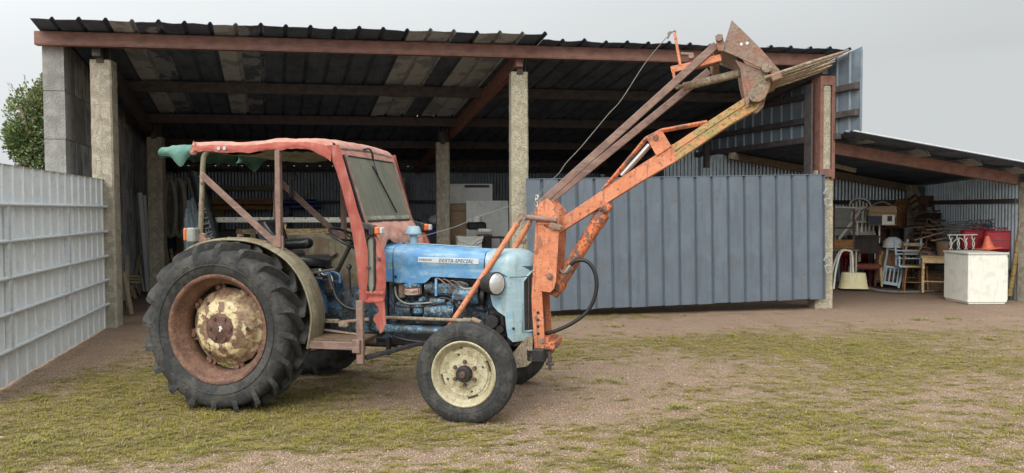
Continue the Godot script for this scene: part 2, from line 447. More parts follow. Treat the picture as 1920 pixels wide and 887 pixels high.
	for c in [["white_paint", "d8d5c8", .5], ["old_white", "bbb9ae", .6], ["grey_paint", "84867f", .6], ["light_blue", "a9bdc6", .55], ["red_case", "8a1622", .45], ["red_seat", "8d1418", .5], ["cone_orange", "b8573a", .6], ["cardboard", "a98f70", .9], ["print_dark", "23263c", .6], ["cream_plastic", "d2c99b", .5], ["rust_seat", "6d3527", .8], ["clay", "6b5543", .9], ["wicker", "5c4631", .9], ["enamel", "dfe1df", .25], ["blue_tarp", "1c2b63", .5], ["navy", "1b2130", .6], ["hose_grey", "8b867b", .7], ["sheet_cloth", "c0c0ba", .9], ["sack", "3a4146", .6], ["bag_print", "9aa0a0", .6], ["black_bag", "1e2124", .5], ["pale_board", "cfd1cb", .6], ["green_box", "3f6b55", .6], ["strip_grey", "6f6d63", .8]]:
		var b0 = h(c[1])
		mat(c[0], tex(b0, [["mid", .45, .75, b0.lightened(.12), .7], ["coarse", .6, .85, b0.darkened(.1), .5], ["fine", .72, .84, b0.darkened(.25), .25], ["streak", .66, .88, b0.darkened(.12), .4]]), c[2], 1.1, .0, "mid", .1, true)

# ---------- the yard ----------
var lay := FastNoiseLite.new()
var lay2 := FastNoiseLite.new()
var lay3 := FastNoiseLite.new()

func ground_y(x: float, z: float) -> float:
	return 0.012 * lay.get_noise_2d(x * 2.2 + 40.0, z * 2.2) - 0.004

# how mossy the gravel is at a place, about 0 to 1
func moss(x: float, z: float) -> float:
	var d = 0.52 + 0.34 * lay.get_noise_2d(x, z * 1.5) + 0.55 * lay2.get_noise_2d(x * 1.2, z * 2.6)
	for b in [[-3.5, -8.6, .7, 2.6, -.7], [2.9, -9.6, 2.6, .5, -.6], [2.3, -6.5, .9, .7, -.5], [8.4, -9.9, 3.0, 1.2, -.7], [-.3, -4.6, 1.3, .35, -.45], [0.4, -6.0, 1.2, .6, -.3], [1.2, -5.4, .8, .5, -.3],
			[-2.0, -7.2, 1.3, 1.0, .45], [-2.2, -5.7, 1.3, .8, .42], [-1.2, -5.2, 1.0, .55, .42], [0.2, -5.0, 1.2, .4, .2], [5.0, -7.6, 1.6, .8, .5], [2.4, -5.0, 1.4, .5, .35], [4.5, -6.3, 2.0, .6, .22], [1.2, -8.0, 1.0, .5, .35], [3.2, -8.2, 1.3, .35, .3], [.9, -4.3, .9, .3, .3], [2.5, -10.5, 2.0, .35, .45], [-1.6, -6.2, 1.2, .6, .3], [-.2, -5.4, .9, .5, .25]]:
		var q = pow((x - b[0]) / b[2], 2) + pow((z - b[1]) / b[3], 2)
		if q < 4.0: d += b[4] * exp(-q * 1.1)
	if z < -10.3: d -= minf(1.2, (-10.3 - z) * 1.1)
	if z < -9.2 and x > 6.0: d -= minf(.8, (-9.2 - z) * .5)
	return clampf(d, 0.0, 1.0)

func build_ground():
	lay.seed = 21; lay.frequency = 0.55; lay.fractal_octaves = 4
	lay3.seed = 23; lay3.frequency = 5.5; lay3.fractal_octaves = 2
	lay2.seed = 22; lay2.frequency = 2.6; lay2.fractal_octaves = 3
	var xs = []
	var zs = []
	var x = -6.5
	while x < 12.5: xs.append(x); x += 0.11
	var z = -16.0
	while z < -3.0: zs.append(z); z += 0.11
	var s = 0.2
	while xs[0] > -480: xs.push_front(xs[0] - s); xs.append(xs[-1] + s); s *= 1.35
	s = 0.2
	while zs[0] > -500: zs.push_front(zs[0] - s); zs.append(zs[-1] + s); s *= 1.35
	var vs := PackedVector3Array()
	var ns := PackedVector3Array()
	var cs := PackedColorArray()
	var ix := PackedInt32Array()
	for j in zs.size():
		for i in xs.size():
			var px = xs[i]
			var pz = zs[j]
			var near = absf(px) < 30 and absf(pz) < 30
			vs.append(Vector3(px, ground_y(px, pz) if near else -0.01, pz))
			var e = 0.05
			ns.append(Vector3(ground_y(px - e, pz) - ground_y(px + e, pz), 2 * e, ground_y(px, pz - e) - ground_y(px, pz + e)).normalized())
			var m = moss(px, pz) if near else 0.6
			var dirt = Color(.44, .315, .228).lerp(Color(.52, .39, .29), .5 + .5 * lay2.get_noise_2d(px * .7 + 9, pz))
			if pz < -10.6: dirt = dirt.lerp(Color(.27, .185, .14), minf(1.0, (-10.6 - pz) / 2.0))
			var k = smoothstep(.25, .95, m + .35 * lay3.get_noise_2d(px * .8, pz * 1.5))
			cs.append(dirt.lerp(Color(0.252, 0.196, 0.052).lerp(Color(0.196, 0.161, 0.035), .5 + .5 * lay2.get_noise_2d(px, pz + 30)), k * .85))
	var w = xs.size()
	for j in zs.size() - 1:
		for i in w - 1:
			var a = j * w + i
			ix.append_array([a, a + 1, a + w + 1, a, a + w + 1, a + w])
	var arr = []; arr.resize(Mesh.ARRAY_MAX)
	arr[Mesh.ARRAY_VERTEX] = vs; arr[Mesh.ARRAY_NORMAL] = ns; arr[Mesh.ARRAY_COLOR] = cs; arr[Mesh.ARRAY_INDEX] = ix
	var me := ArrayMesh.new()
	me.add_surface_from_arrays(Mesh.PRIMITIVE_TRIANGLES, arr)
	make_noise("grit", FastNoiseLite.TYPE_CELLULAR, 0.11, 1, 31, 1024)
	make_noise("grit2", FastNoiseLite.TYPE_SIMPLEX_SMOOTH, 0.16, 3, 32, 1024)
	make_noise("grit3", FastNoiseLite.TYPE_SIMPLEX_SMOOTH, 0.02, 4, 33, 1024)
	var g = mat("gravel", tex(h("d9d6d2"), [["grit", .25, .75, h("fdf8f0"), .8], ["grit2", .5, .64, h("8a7b6c"), .7], ["grit2", .6, .74, h("fbeada"), .35, 300000], ["grit3", .48, .75, h("b9ab9c"), .5], ["grit2", .58, .66, h("4a4036"), .85, 600000]], 1024), .97, .55, 0, "", .5, true)
	g.vertex_color_use_as_albedo = true
	g.normal_enabled = true; g.normal_texture = bump("grit2", 5.0); g.normal_scale = .9
	struct("ground", me, g)
	build_grass()

func scatter(called: String, shape: ArrayMesh, m: Material, places: Array, colors: Array):
	var mm := MultiMesh.new()
	mm.transform_format = MultiMesh.TRANSFORM_3D
	mm.use_colors = true
	mm.mesh = shape
	mm.instance_count = places.size()
	for i in places.size():
		mm.set_instance_transform(i, places[i])
		mm.set_instance_color(i, colors[i])
	var o := MultiMeshInstance3D.new()
	o.name = called; o.multimesh = mm; o.material_override = m
	add_child(o)
	o.set_meta("kind", "stuff")
	return o

func tuft(blades: int, tall: float, lean: float) -> ArrayMesh:
	var b := B.new()
	b.flat()
	for k in blades:
		var a = TAU * k / blades + rnd(-.5, .5)
		var d = Vector3(cos(a), 0, sin(a))
		var side = Vector3(-d.z, 0, d.x) * .0022
		var p0 = d * rnd(.001, .012)
		var hh = tall * rnd(.55, 1.1)
		var p1 = p0 + d * lean * hh * .5 + Vector3.UP * hh * .65
		var p2 = p0 + d * lean * hh * 1.5 + Vector3.UP * hh
		b.quad(p0 - side, p0 + side, p1 + side * .8, p1 - side * .8)
		b.tri(p1 - side * .8, p1 + side * .8, p2)
	return b.done()

func build_grass():
	var gm := StandardMaterial3D.new()
	gm.vertex_color_use_as_albedo = true
	gm.roughness = .8
	gm.backlight_enabled = true; gm.backlight = Color(.25, .25, .12)
	var P = []
	var C = []
	var Q = []
	var D = []
	var S = []
	var E = []
	for k in 680000:
		# more of them nearer to where the photograph was taken
		var dd = 3.6 * pow(3.0, rng.randf())
		var a = deg_to_rad(9.2) + rnd(-.66, .66)
		var x = sin(a) * dd / cos(a - deg_to_rad(9.2))
		var z = -cos(a) * dd / cos(a - deg_to_rad(9.2))
		if z < -11.2: continue
		var m = moss(x, z) + rnd(-.26, .26) + .5 * lay3.get_noise_2d(x * .8, z * 1.5)
		var y = ground_y(x, z)
		if m > .56 and rng.randf() < .7:
			var s = rnd(.4, 1.0) * (.5 + .55 * smoothstep(.5, 1.2, m)) * (1.0 + .012 * dd)
			var c = Color(0.270, 0.224, 0.039).lerp(Color(0.165, 0.152, 0.023), clampf(lay2.get_noise_2d(x * .8, z * .8 + 50) + .5 + rnd(-.3, .3), 0, 1))
			if rng.randf() < .33: c = Color(0.313, 0.244, 0.131).lerp(Color(0.174, 0.122, 0.065), rng.randf())
			if rng.randf() < .93:
				P.append(Transform3D(Basis(Vector3.UP, rnd(0, TAU)).scaled(Vector3(s, s * rnd(.5, 1.0), s)), Vector3(x, y - .002, z))); C.append(c)
			else:
				Q.append(Transform3D(Basis(Vector3.UP, rnd(0, TAU)).scaled(Vector3(s, s, s)), Vector3(x, y - .002, z))); D.append(c)
		elif m < .75 and rng.randf() < .3 and dd < 9.0:
			var s = rnd(.0022, .0058) * (1.9 if rng.randf() < .015 else 1.0)
			var c = Color(0.365, 0.270, 0.187).lerp(Color(0.235, 0.165, 0.109), rng.randf())
			if rng.randf() < .07: c = Color(.5, .4, .3)
			if rng.randf() < .12: c = Color(.12, .1, .085)
			S.append(Transform3D(Basis(Vector3(rnd(-1, 1), rnd(-1, 1), rnd(-1, 1)).normalized(), rnd(0, 6)).scaled(Vector3(s, s * .7, s * 1.2)), Vector3(x, y + s * .25, z))); E.append(c)
	scatter("moss_and_grass", tuft(7, .016, .8), gm, P, C)
	scatter("taller_grass", tuft(9, .042, .7), gm, Q, D)
	# dark weeds here and there
	var W = []
	var F = []
	for w in [Vector3(-1.245, 0, -4.977), Vector3(2.841, 0, -9.457), Vector3(3.989, 0, -8.473), Vector3(5.021, 0, -7.659), Vector3(6.72, 0, -7.683), Vector3(1.883, 0, -6.431), Vector3(2.142, 0, -5.468), Vector3(6.975, 0, -9.221), Vector3(7.458, 0, -9.227), Vector3(1.904, 0, -4.264), Vector3(-2.3, 0, -5.387)]:
		for k in 22:
			var r = abs(rng.randfn(0, .09))
			var a = rnd(0, TAU)
			W.append(Transform3D(Basis(Vector3.UP, rnd(0, TAU)).scaled(Vector3.ONE * rnd(.6, 1.25)), w + Vector3(cos(a) * r * 1.3, -.004, sin(a) * r)))
			F.append(Color(.17, .175, .045).lerp(Color(.3, .27, .07), rng.randf()))
	scatter("weed_tufts", tuft(9, .036, 1.0), gm, W, F)
	var st := B.new()
	st.flat()
	for sy in [-1, 1]:
		for k in 5:
			st.tri(Vector3(0, sy, 0), Vector3(cos(TAU * k / 5), 0, sin(TAU * k / 5)), Vector3(cos(TAU * (k + 1) / 5), 0, sin(TAU * (k + 1) / 5)))
	var sm := StandardMaterial3D.new()
	sm.vertex_color_use_as_albedo = true; sm.roughness = .9
	scatter("gravel_stones", st.done(), sm, S, E)

# ---------- the big open shed ----------
const SKEW := -0.14      # the sides run back a little to the left
const FRONT := -10.4

func sx(x0: float, v: float) -> float: return x0 + SKEW * v
func roof_y(v: float) -> float: return 3.75 - 0.137 * v

# a trapezoid rib pattern seen along the sheet: [across, proud]
func rib_profile(w: float, rib: float, high: float) -> Array:
	return [Vector2(0, 0), Vector2(w - rib, 0), Vector2(w - rib * .72, high), Vector2(w - rib * .28, high), Vector2(w, 0)]

func wave_sheet(w: float, waves: int, deep: float, y0: float, y1a: float, y1b: float) -> ArrayMesh:
	var b := B.new()
	b.smooth()
	var n = waves * 6
	for i in n:
		var u0 = float(i) / n
		var u1 = float(i + 1) / n
		var z0 = deep * sin(u0 * waves * TAU)
		var z1 = deep * sin(u1 * waves * TAU)
		b.quad(V(u0 * w, y0, z0), V(u0 * w, lerpf(y1a, y1b, u0), z0), V(u1 * w, lerpf(y1a, y1b, u1), z1), V(u1 * w, y0, z1))
	return b.done()

func pillar(b: B, w: float, d: float, tall: float, seed_: int):
	var f := FastNoiseLite.new()
	f.seed = seed_; f.frequency = 9.0
	var n = int(tall / .07)
	var c = .018
	var ring = func(t: float) -> Array:
		var y = tall * t
		var k = 1.0 + .05 * (1.0 - t)
		var pts = []
		for q in [[-1, -1, 1], [-1, -1, 0], [1, -1, 0], [1, -1, 1], [1, 1, 1], [1, 1, 0], [-1, 1, 0], [-1, 1, 1]]:
			var px = q[0] * (w / 2 - (c if q[2] == 0 else 0.0)) * k
			var pz = q[1] * (d / 2 - (c if q[2] == 1 else 0.0)) * k
			pts.append(V(px + .006 * f.get_noise_3d(px * 3, y, pz * 3), y, pz + .006 * f.get_noise_3d(px * 3 + 9, y, pz * 3)))
		return pts
	b.smooth(2)
	for i in n:
		var A = ring.call(float(i) / n)
		var C = ring.call(float(i + 1) / n)
		for k in 8:
			b.smooth(3 + k)
			b.quad(A[k], A[(k + 1) % 8], C[(k + 1) % 8], C[k])
	b.flat()
	var T = ring.call(1.0)
	for k in range(1, 7): b.tri(T[0], T[k], T[k + 1])

func build_shed():
	var o = thing("open_shed", "large open fronted farm shed with concrete pillars, brown steel beams and ribbed roof", "shed", V(0, 0, 0))
	# pillars
	for p in [[-3.6, -10.7, .255, 3.44, "concrete"], [1.83, -10.68, .235, 3.41, "concrete_mossy"], [6.43, -10.66, .27, 2.06, "concrete_mossy"], [-4.07, -14.6, .255, 2.82, "concrete"], [1.04, -14.6, .25, 2.77, "concrete"], [.35, -18.4, .15, 2.27, "concrete"], [-4.85, -18.3, .25, 2.3, "concrete"], [5.75, -14.6, .25, 2.78, "concrete"], [5.25, -18.3, .25, 2.3, "concrete"]]:
		var b := B.new()
		pillar(b, p[2], .24, p[3], int(p[0] * 10 + p[1]))
		part("pillar", b, M[p[4]], o, V(p[0], 0, p[1]))
	# brackets between pillar and beam
	for p in [[-3.6, -10.7, 3.44], [1.83, -10.68, 3.41], [-4.07, -14.6, 2.82], [1.04, -14.6, 2.77]]:
		var b := B.new()
		b.box(V(0, .02, .13), V(.085, .11, .02), .004)
		for q in [[-.07, .02], [.055, -.05], [.0, .06], [.1, .04]]: b.cyl(V(q[0], -.02, q[1]), V(q[0] * .8, roof_y(-p[1] - 10.4) - p[2] - .02, q[1] * .5), .012, 6)
		b.box(V(.01, .12, -.02), V(.12, .2, .03), .004)
		part("bracket", b, M.dark_steel, o, V(p[0], p[2], p[1]))
	var strap := B.new()
	strap.box(V(0, 0, 0), V(.2, .05, .02), .004); strap.cyl(V(.04, 0, .0), V(.04, 0, .03), .02, 8)
	part("strap", strap, M.rust_plate, o, V(1.9, 1.06, -10.55))
	# steel channels that raise the right hand pillar
	var ch := B.new()
	for q in [[-.09, .05], [.1, .05]]: ch.box(V(q[0], .72, 0), V(q[1], 1.5, .27), .006)
	ch.box(V(0, .06, .128), V(.16, .12, .012), .003); ch.box(V(0, 1.4, .128), V(.16, .1, .012), .003); ch.box(V(.01, 1.47, 0), V(.22, .04, .25), .005)
	part("steel_post", ch, M.brown_steel, o, V(6.425, 1.96, -10.62))
	var core := B.new()
	pillar(core, .13, .2, 1.3, 77)
	part("pillar", core, M.concrete_mossy, o, V(6.425, 2.05, -10.6))
	var side := B.new()
	side.box(V(-.04, .6, .02), V(.03, 2.0, .2), .004)
	part("steel_post", side, M.dark_steel, o, V(6.285, 1.75, -10.72))
	# front beam, a channel with flanges
	var fb := B.new()
	fb.box(V(1.02, 3.655, FRONT), V(10.62, .155, .02), .003); fb.box(V(1.02, 3.735, FRONT - .04), V(10.62, .012, .09)); fb.box(V(1.02, 3.578, FRONT - .04), V(10.62, .012, .1))
	part("front_beam", fb, M.brown_steel, o)
	# purlins and rafters
	for v in [1.95, 3.85, 5.75, 7.65]:
		var b := B.new()
		var y = roof_y(v) - .095
		b.box(V(1.05 + SKEW * v, y, FRONT - v), V(10.6, .15, .02), .003); b.box(V(1.05 + SKEW * v, y - .075, FRONT - v - .03), V(10.6, .012, .07)); b.box(V(1.05 + SKEW * v, y + .07, FRONT - v - .03), V(10.6, .01, .07))
		part("purlin", b, M.dark_steel, o)
	for x0 in [-3.6, 1.83, 6.4]:
		var b := B.new()
		b.beam(V(sx(x0, .1), roof_y(.1) - .17, FRONT - .1), V(sx(x0, 8.1), roof_y(8.1) - .17, FRONT - 8.1), .1, .2, .004)
		part("rafter", b, M.brown_steel if x0 > 0 and x0 < 3 else M.dark_steel, o)
	# roof: one sheet for every rib, in two lengths
	var pitch = .302
	var light = [2, 6, 14, 15, 17, 18]
	var patchy = [3, 7]
	var f := FastNoiseLite.new()
	f.seed = 12; f.frequency = 1.0
	for k in range(0, 36):
		for row in 2:
			var x0 = -3.97 + pitch * (k - 1)
			if k == 0: x0 = -4.24
			var w = pitch
			if k == 0: w = -3.97 - x0
			var v0 = (-.34 if x0 < 1.9 else -.18) if row == 0 else 3.86
			var v1 = 3.95 if row == 0 else 8.75
			var lift = .0 if row == 0 else -.006
			if x0 < 1.9: lift += .012
			var b := B.new()
			var steps = 7
			var prof = [Vector2(0, 0), Vector2(w * .25, .0), Vector2(w * .5, .0), Vector2(w * .78, 0), Vector2(w * .86, .033), Vector2(w * .94, .033), Vector2(w * 1.01, .0)]
			for side_ in 2:
				var th = .0 if side_ == 0 else .005
				for i in steps:
					var va = lerpf(v0, v1, float(i) / steps)
					var vb = lerpf(v0, v1, float(i + 1) / steps)
					for j in prof.size() - 1:
						var q = []
						for c in [[va, prof[j]], [vb, prof[j]], [vb, prof[j + 1]], [va, prof[j + 1]]]:
							var x = x0 + c[1].x
							var sag = .022 * f.get_noise_2d(x * 2.2, 3.0 + row * 9) * exp(-maxf(c[0] - v0, 0) * .8)
							q.append(V(sx(x, c[0]), roof_y(c[0]) + c[1].y + sag + lift + th, FRONT - c[0]))
						b.flat(); b.quad(q[0], q[1], q[2], q[3])
			# the front lip shows the thickness
			for j in prof.size() - 1:
				var q = []
				for c in [[prof[j], 0.0], [prof[j], .005], [prof[j + 1], .005], [prof[j + 1], 0.0]]:
					var x = x0 + c[0].x
					q.append(V(sx(x, v0), roof_y(v0) + c[0].y + .022 * f.get_noise_2d(x * 2.2, 3.0 + row * 9) + lift + c[1], FRONT - v0))
				b.quad(q[0], q[1], q[2], q[3])
			part("roof_sheet", b, M.roof_felt if row == 0 and (k - 1) in light else M.roof_patchy if (k - 1) in patchy and row == 0 else M.roof_dark, o)
	# left wall of large blocks
	var wall = hold("side_wall", o)
	for row in 7:
		for c in 9:
			var va = .1 + c * 1.0 - (.5 if row % 2 else 0.0)
			var vb = va + 1.0
			va = maxf(va, .1); vb = minf(vb, 8.5)
			if vb - va < .1: continue
			var y0 = row * .605
			var top0 = minf(y0 + .6, roof_y(va) - .03)
			var top1 = minf(y0 + .6, roof_y(vb) - .03)
			if top1 - y0 < .06: continue
			if y0 > 3.5: continue
			var b := B.new()
			var g = .002
			var q = []
			var jit = rnd(-.004, .004)
			for e in [[va + g, top0], [vb - g, top1]]:
				for xx in [-4.235, -3.985 + jit]:
					q.append(V(sx(xx, e[0]) + .02 * e[0], y0 + g, FRONT - e[0])); q.append(V(sx(xx, e[0]) + .02 * e[0], e[1] - g, FRONT - e[0]))
			b.flat()
			b.quad(q[0], q[1], q[3], q[2]); b.quad(q[4], q[6], q[7], q[5]); b.quad(q[2], q[3], q[7], q[6]); b.quad(q[0], q[4], q[5], q[1]); b.quad(q[1], q[5], q[7], q[3]); b.quad(q[0], q[2], q[6], q[4])
			part("block", b, M.block if c == 0 and row % 2 == 1 else M.block_stained if c > 0 else M.block, wall)
	# mortar between the blocks
	var mort := B.new()
	for k in 8:
		var a = .12 + k * 1.04
		var c = a + 1.04
		var pts = []
		for e in [[a, roof_y(a) - .05], [c, roof_y(c) - .05]]:
			for xx in [-4.225, -3.998]:
				pts.append(V(sx(xx, e[0]) + .02 * e[0], 0, FRONT - e[0])); pts.append(V(sx(xx, e[0]) + .02 * e[0], e[1], FRONT - e[0]))
		mort.flat()
		mort.quad(pts[2], pts[3], pts[7], pts[6]); mort.quad(pts[0], pts[4], pts[5], pts[1])
		if k == 0: mort.quad(pts[0], pts[1], pts[3], pts[2])
	part("mortar", mort, M.mortar, wall)
	# back wall
	var back = hold("back_wall", o)
	var bx = sx(-4.2, 8.4) - .1
	for k in 12:
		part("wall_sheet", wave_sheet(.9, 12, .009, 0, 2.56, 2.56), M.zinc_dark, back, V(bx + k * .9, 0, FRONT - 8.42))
	for y in [.5, 1.7, 2.45]:
		var b := B.new()
		b.box(V(bx + 5.4, y, FRONT - 8.36), V(10.8, .08, .06), .003)
		part("rail", b, M.dark_steel, back)
	# cladding of the right gable, hanging down to the lean-to roof
	var clad = hold("gable_cladding", o)
	for k in 34:
		var va = -.34 + k * .26
		var vb = va + .26
		var b := B.new()
		b.flat()
		var pr = rib_profile(.26, .045, .022)
		var jj = rnd(-.006, .006)
		for j in pr.size() - 1:
			var q = []
			for e in [pr[j], pr[j + 1]]:
				var v = va + e.x
				q.append(V(sx(6.64, v) - e.y, 2.6 + jj, FRONT - v)); q.append(V(sx(6.64, v) - e.y, roof_y(v) + .0, FRONT - v))
			b.quad(q[0], q[1], q[3], q[2])
		part("cladding_sheet", b, M.cladding, clad)
	for k in 6:
		var v = 3.95 + k * .9
		var a = V(sx(6.62, v), 0, FRONT - v)
		var e = V(sx(6.62, v + .9), 0, FRONT - v - .9) - a
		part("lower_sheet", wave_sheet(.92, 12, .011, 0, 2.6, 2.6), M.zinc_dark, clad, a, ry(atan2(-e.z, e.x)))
	for y in [2.87, 3.25]:
		var b := B.new()
		var vend = minf((3.75 - .12 - y) / .137, 8.4)
		b.beam(V(sx(6.59, -.3), y, FRONT + .3), V(sx(6.59, vend), y, FRONT - vend), .05, .09, .003)
		b.box(V(sx(6.6, -.3), y, FRONT + .29), V(.07, .1, .03), .003)
		part("cladding_rail", b, M.dark_steel, clad)
	var fl := B.new()
	fl.box(V(6.68, 3.18, FRONT + .33), V(.03, 1.14, .03), .004)
	part("edge_flashing", fl, M.cladding, clad)
	for v in [3.4, 7.9]:
		var b := B.new()
		b.box(V(sx(6.45, v), 2.75, FRONT - v), V(.1, .95, .1), .004)
		part("gable_post", b, M.dark_steel, clad)
	var bot := B.new()
	bot.beam(V(sx(6.56, 0), 2.56, FRONT), V(sx(6.56, 8.3), 2.56, FRONT - 8.3), .07, .09, .003)
	part("cladding_rail", bot, M.dark_steel, clad)

# ---------- the lean-to on the right ----------
func lean_y(x: float) -> float: return 2.6 - .155 * (x - 6.55)

func build_lean_to():
	var o = thing("lean_to", "low lean-to with corrugated walls and sloping roof, attached to the right of the big shed", "lean-to")
	# roof sheets run across the slope and are seen on edge
	for k in 9:
		var z0 = -10.12 - k * .58
		var b := B.new()
		b.smooth()
		var n = 12
		for i in n:
			for side_ in 2:
				var t = side_ * .006
				var za = z0 - .62 * i / n
				var zb = z0 - .62 * (i + 1) / n
				var ya = .016 * sin(za * 82.0) + t
				var yb = .016 * sin(zb * 82.0) + t
				b.quad(V(6.6, lean_y(6.6) + ya, za), V(11.6, lean_y(11.6) + ya, za), V(11.6, lean_y(11.6) + yb, zb), V(6.6, lean_y(6.6) + yb, zb))
		part("roof_sheet", b, M.roof_dark, o)
	var ed := B.new()
	ed.beam(V(6.6, lean_y(6.6) + .012, -10.1), V(11.6, lean_y(11.6) + .012, -10.1), .035, .018, .0)
	ed.beam(V(6.6, lean_y(6.6) + .03, -10.3), V(11.6, lean_y(11.6) + .03, -10.3), .02, .012, .0)
	part("roof_edge", ed, M.galvanised, o)
	# curved clear plastic scraps under the roof edge
	for p in [Vector3(7.006, 2.511, -10.45), Vector3(7.939, 2.321, -10.45), Vector3(8.823, 2.181, -10.45), Vector3(9.618, 2.062, -10.45)]:
		var b := B.new()
		b.surf(func(u, w): return V((u - .5) * .3 + w * -.12, .075 * sin(PI * (.12 + .88 * u)) - .045 * u, -w * .35), 8, 3)
		b.tube([V(-.13, .03, .004), V(-.05, .075, .004), V(.06, .06, .004), V(.15, -.04, .004)], .006, 5)
		part("clear_scrap", b, M.clear_sheet, o, p)
	var fr := B.new()
	var c1 = Vector3(6.638, 2.41, -10.7)
	var c2 = Vector3(9.813, 1.941, -10.7)
	fr.beam(c1, c2, .03, .165, .004); fr.beam(c1 - V(0, .08, .03), c2 - V(0, .08, .03), .1, .012); fr.beam(c1 + V(0, .08, -.03), c2 + V(0, .08, -.03), .1, .012)
	part("front_rafter", fr, M.brown_steel, o)
	var rr := B.new()
	rr.beam(Vector3(6.482, 2.513, -13.9), Vector3(10.31, 1.889, -13.9), .1, .13, .006)
	part("rear_rafter", rr, M.old_wood, o)
	var rl := B.new()
	rl.beam(Vector3(7.084, 2.188, -11.4), Vector3(7.479, 2.103, -11.4), .05, .07, .004)
	part("short_beam", rl, M.old_wood, o)
	for p in [[Vector3(10.004, 1.867, -10.75), 1.9, .1], [Vector3(10.278, -0.151, -13.786), 1.95, .18]]:
		var b := B.new()
		pillar(b, p[2], .16, p[1], 5)
		part("post", b, M.concrete, o, V(p[0].x, 0, p[0].z))
	# walls
	var A = V(9.98, 0, -10.85)
	var C = V(10.72, 0, -14.35)
	var dir = (C - A).normalized()
	var turn = atan2(-dir.z, dir.x)
	for k in 4:
		var p = A + dir * (.9 * k)
		part("wall_sheet", wave_sheet(.91, 10, .024, 0, lean_y(p.x) - .03, lean_y(p.x + dir.x * .9) - .03), M.zinc, o, p, ry(turn))
	for y in [.45, 1.6]:
		var b := B.new()
		b.beam(A + V(-.05, y, 0), C + V(-.05, y, 0), .05, .075, .004)
		part("wall_batten", b, M.dark_steel, o)
	for k in 6:
		var x0 = 10.75 - .9 * (k + 1)
		part("wall_sheet", wave_sheet(.91, 12, .017, 0, lean_y(x0) - .03, lean_y(x0 + .9) - .03), M.zinc, o, V(x0, 0, -14.4))
	var bb := B.new()
	bb.box(V(8.4, 1.62, -14.36), V(4.6, .08, .05), .004)
	part("wall_batten", bb, M.dark_steel, o)

# ---------- gates ----------
func chain(b: B, pts: Array, r := .0045, link := .026):
	var path = spline(pts, 8)
	var acc = 0.0
	var turn = 0
	for i in path.size() - 1:
		var a = path[i]
		var c = path[i + 1]
		acc += a.distance_to(c)
		if acc > link * .78:
			acc = 0.0; turn += 1
			var t = (c - a).normalized()
			var s = t.cross(Vector3.UP if absf(t.y) < .9 else Vector3.RIGHT).normalized()
			if turn % 2: s = t.cross(s)
			var ring = []
			for k in 8: ring.append(a + t * cos(TAU * k / 8) * link * .6 + s * sin(TAU * k / 8) * link * .36)
			b.tube(ring, r, 5, false, true)

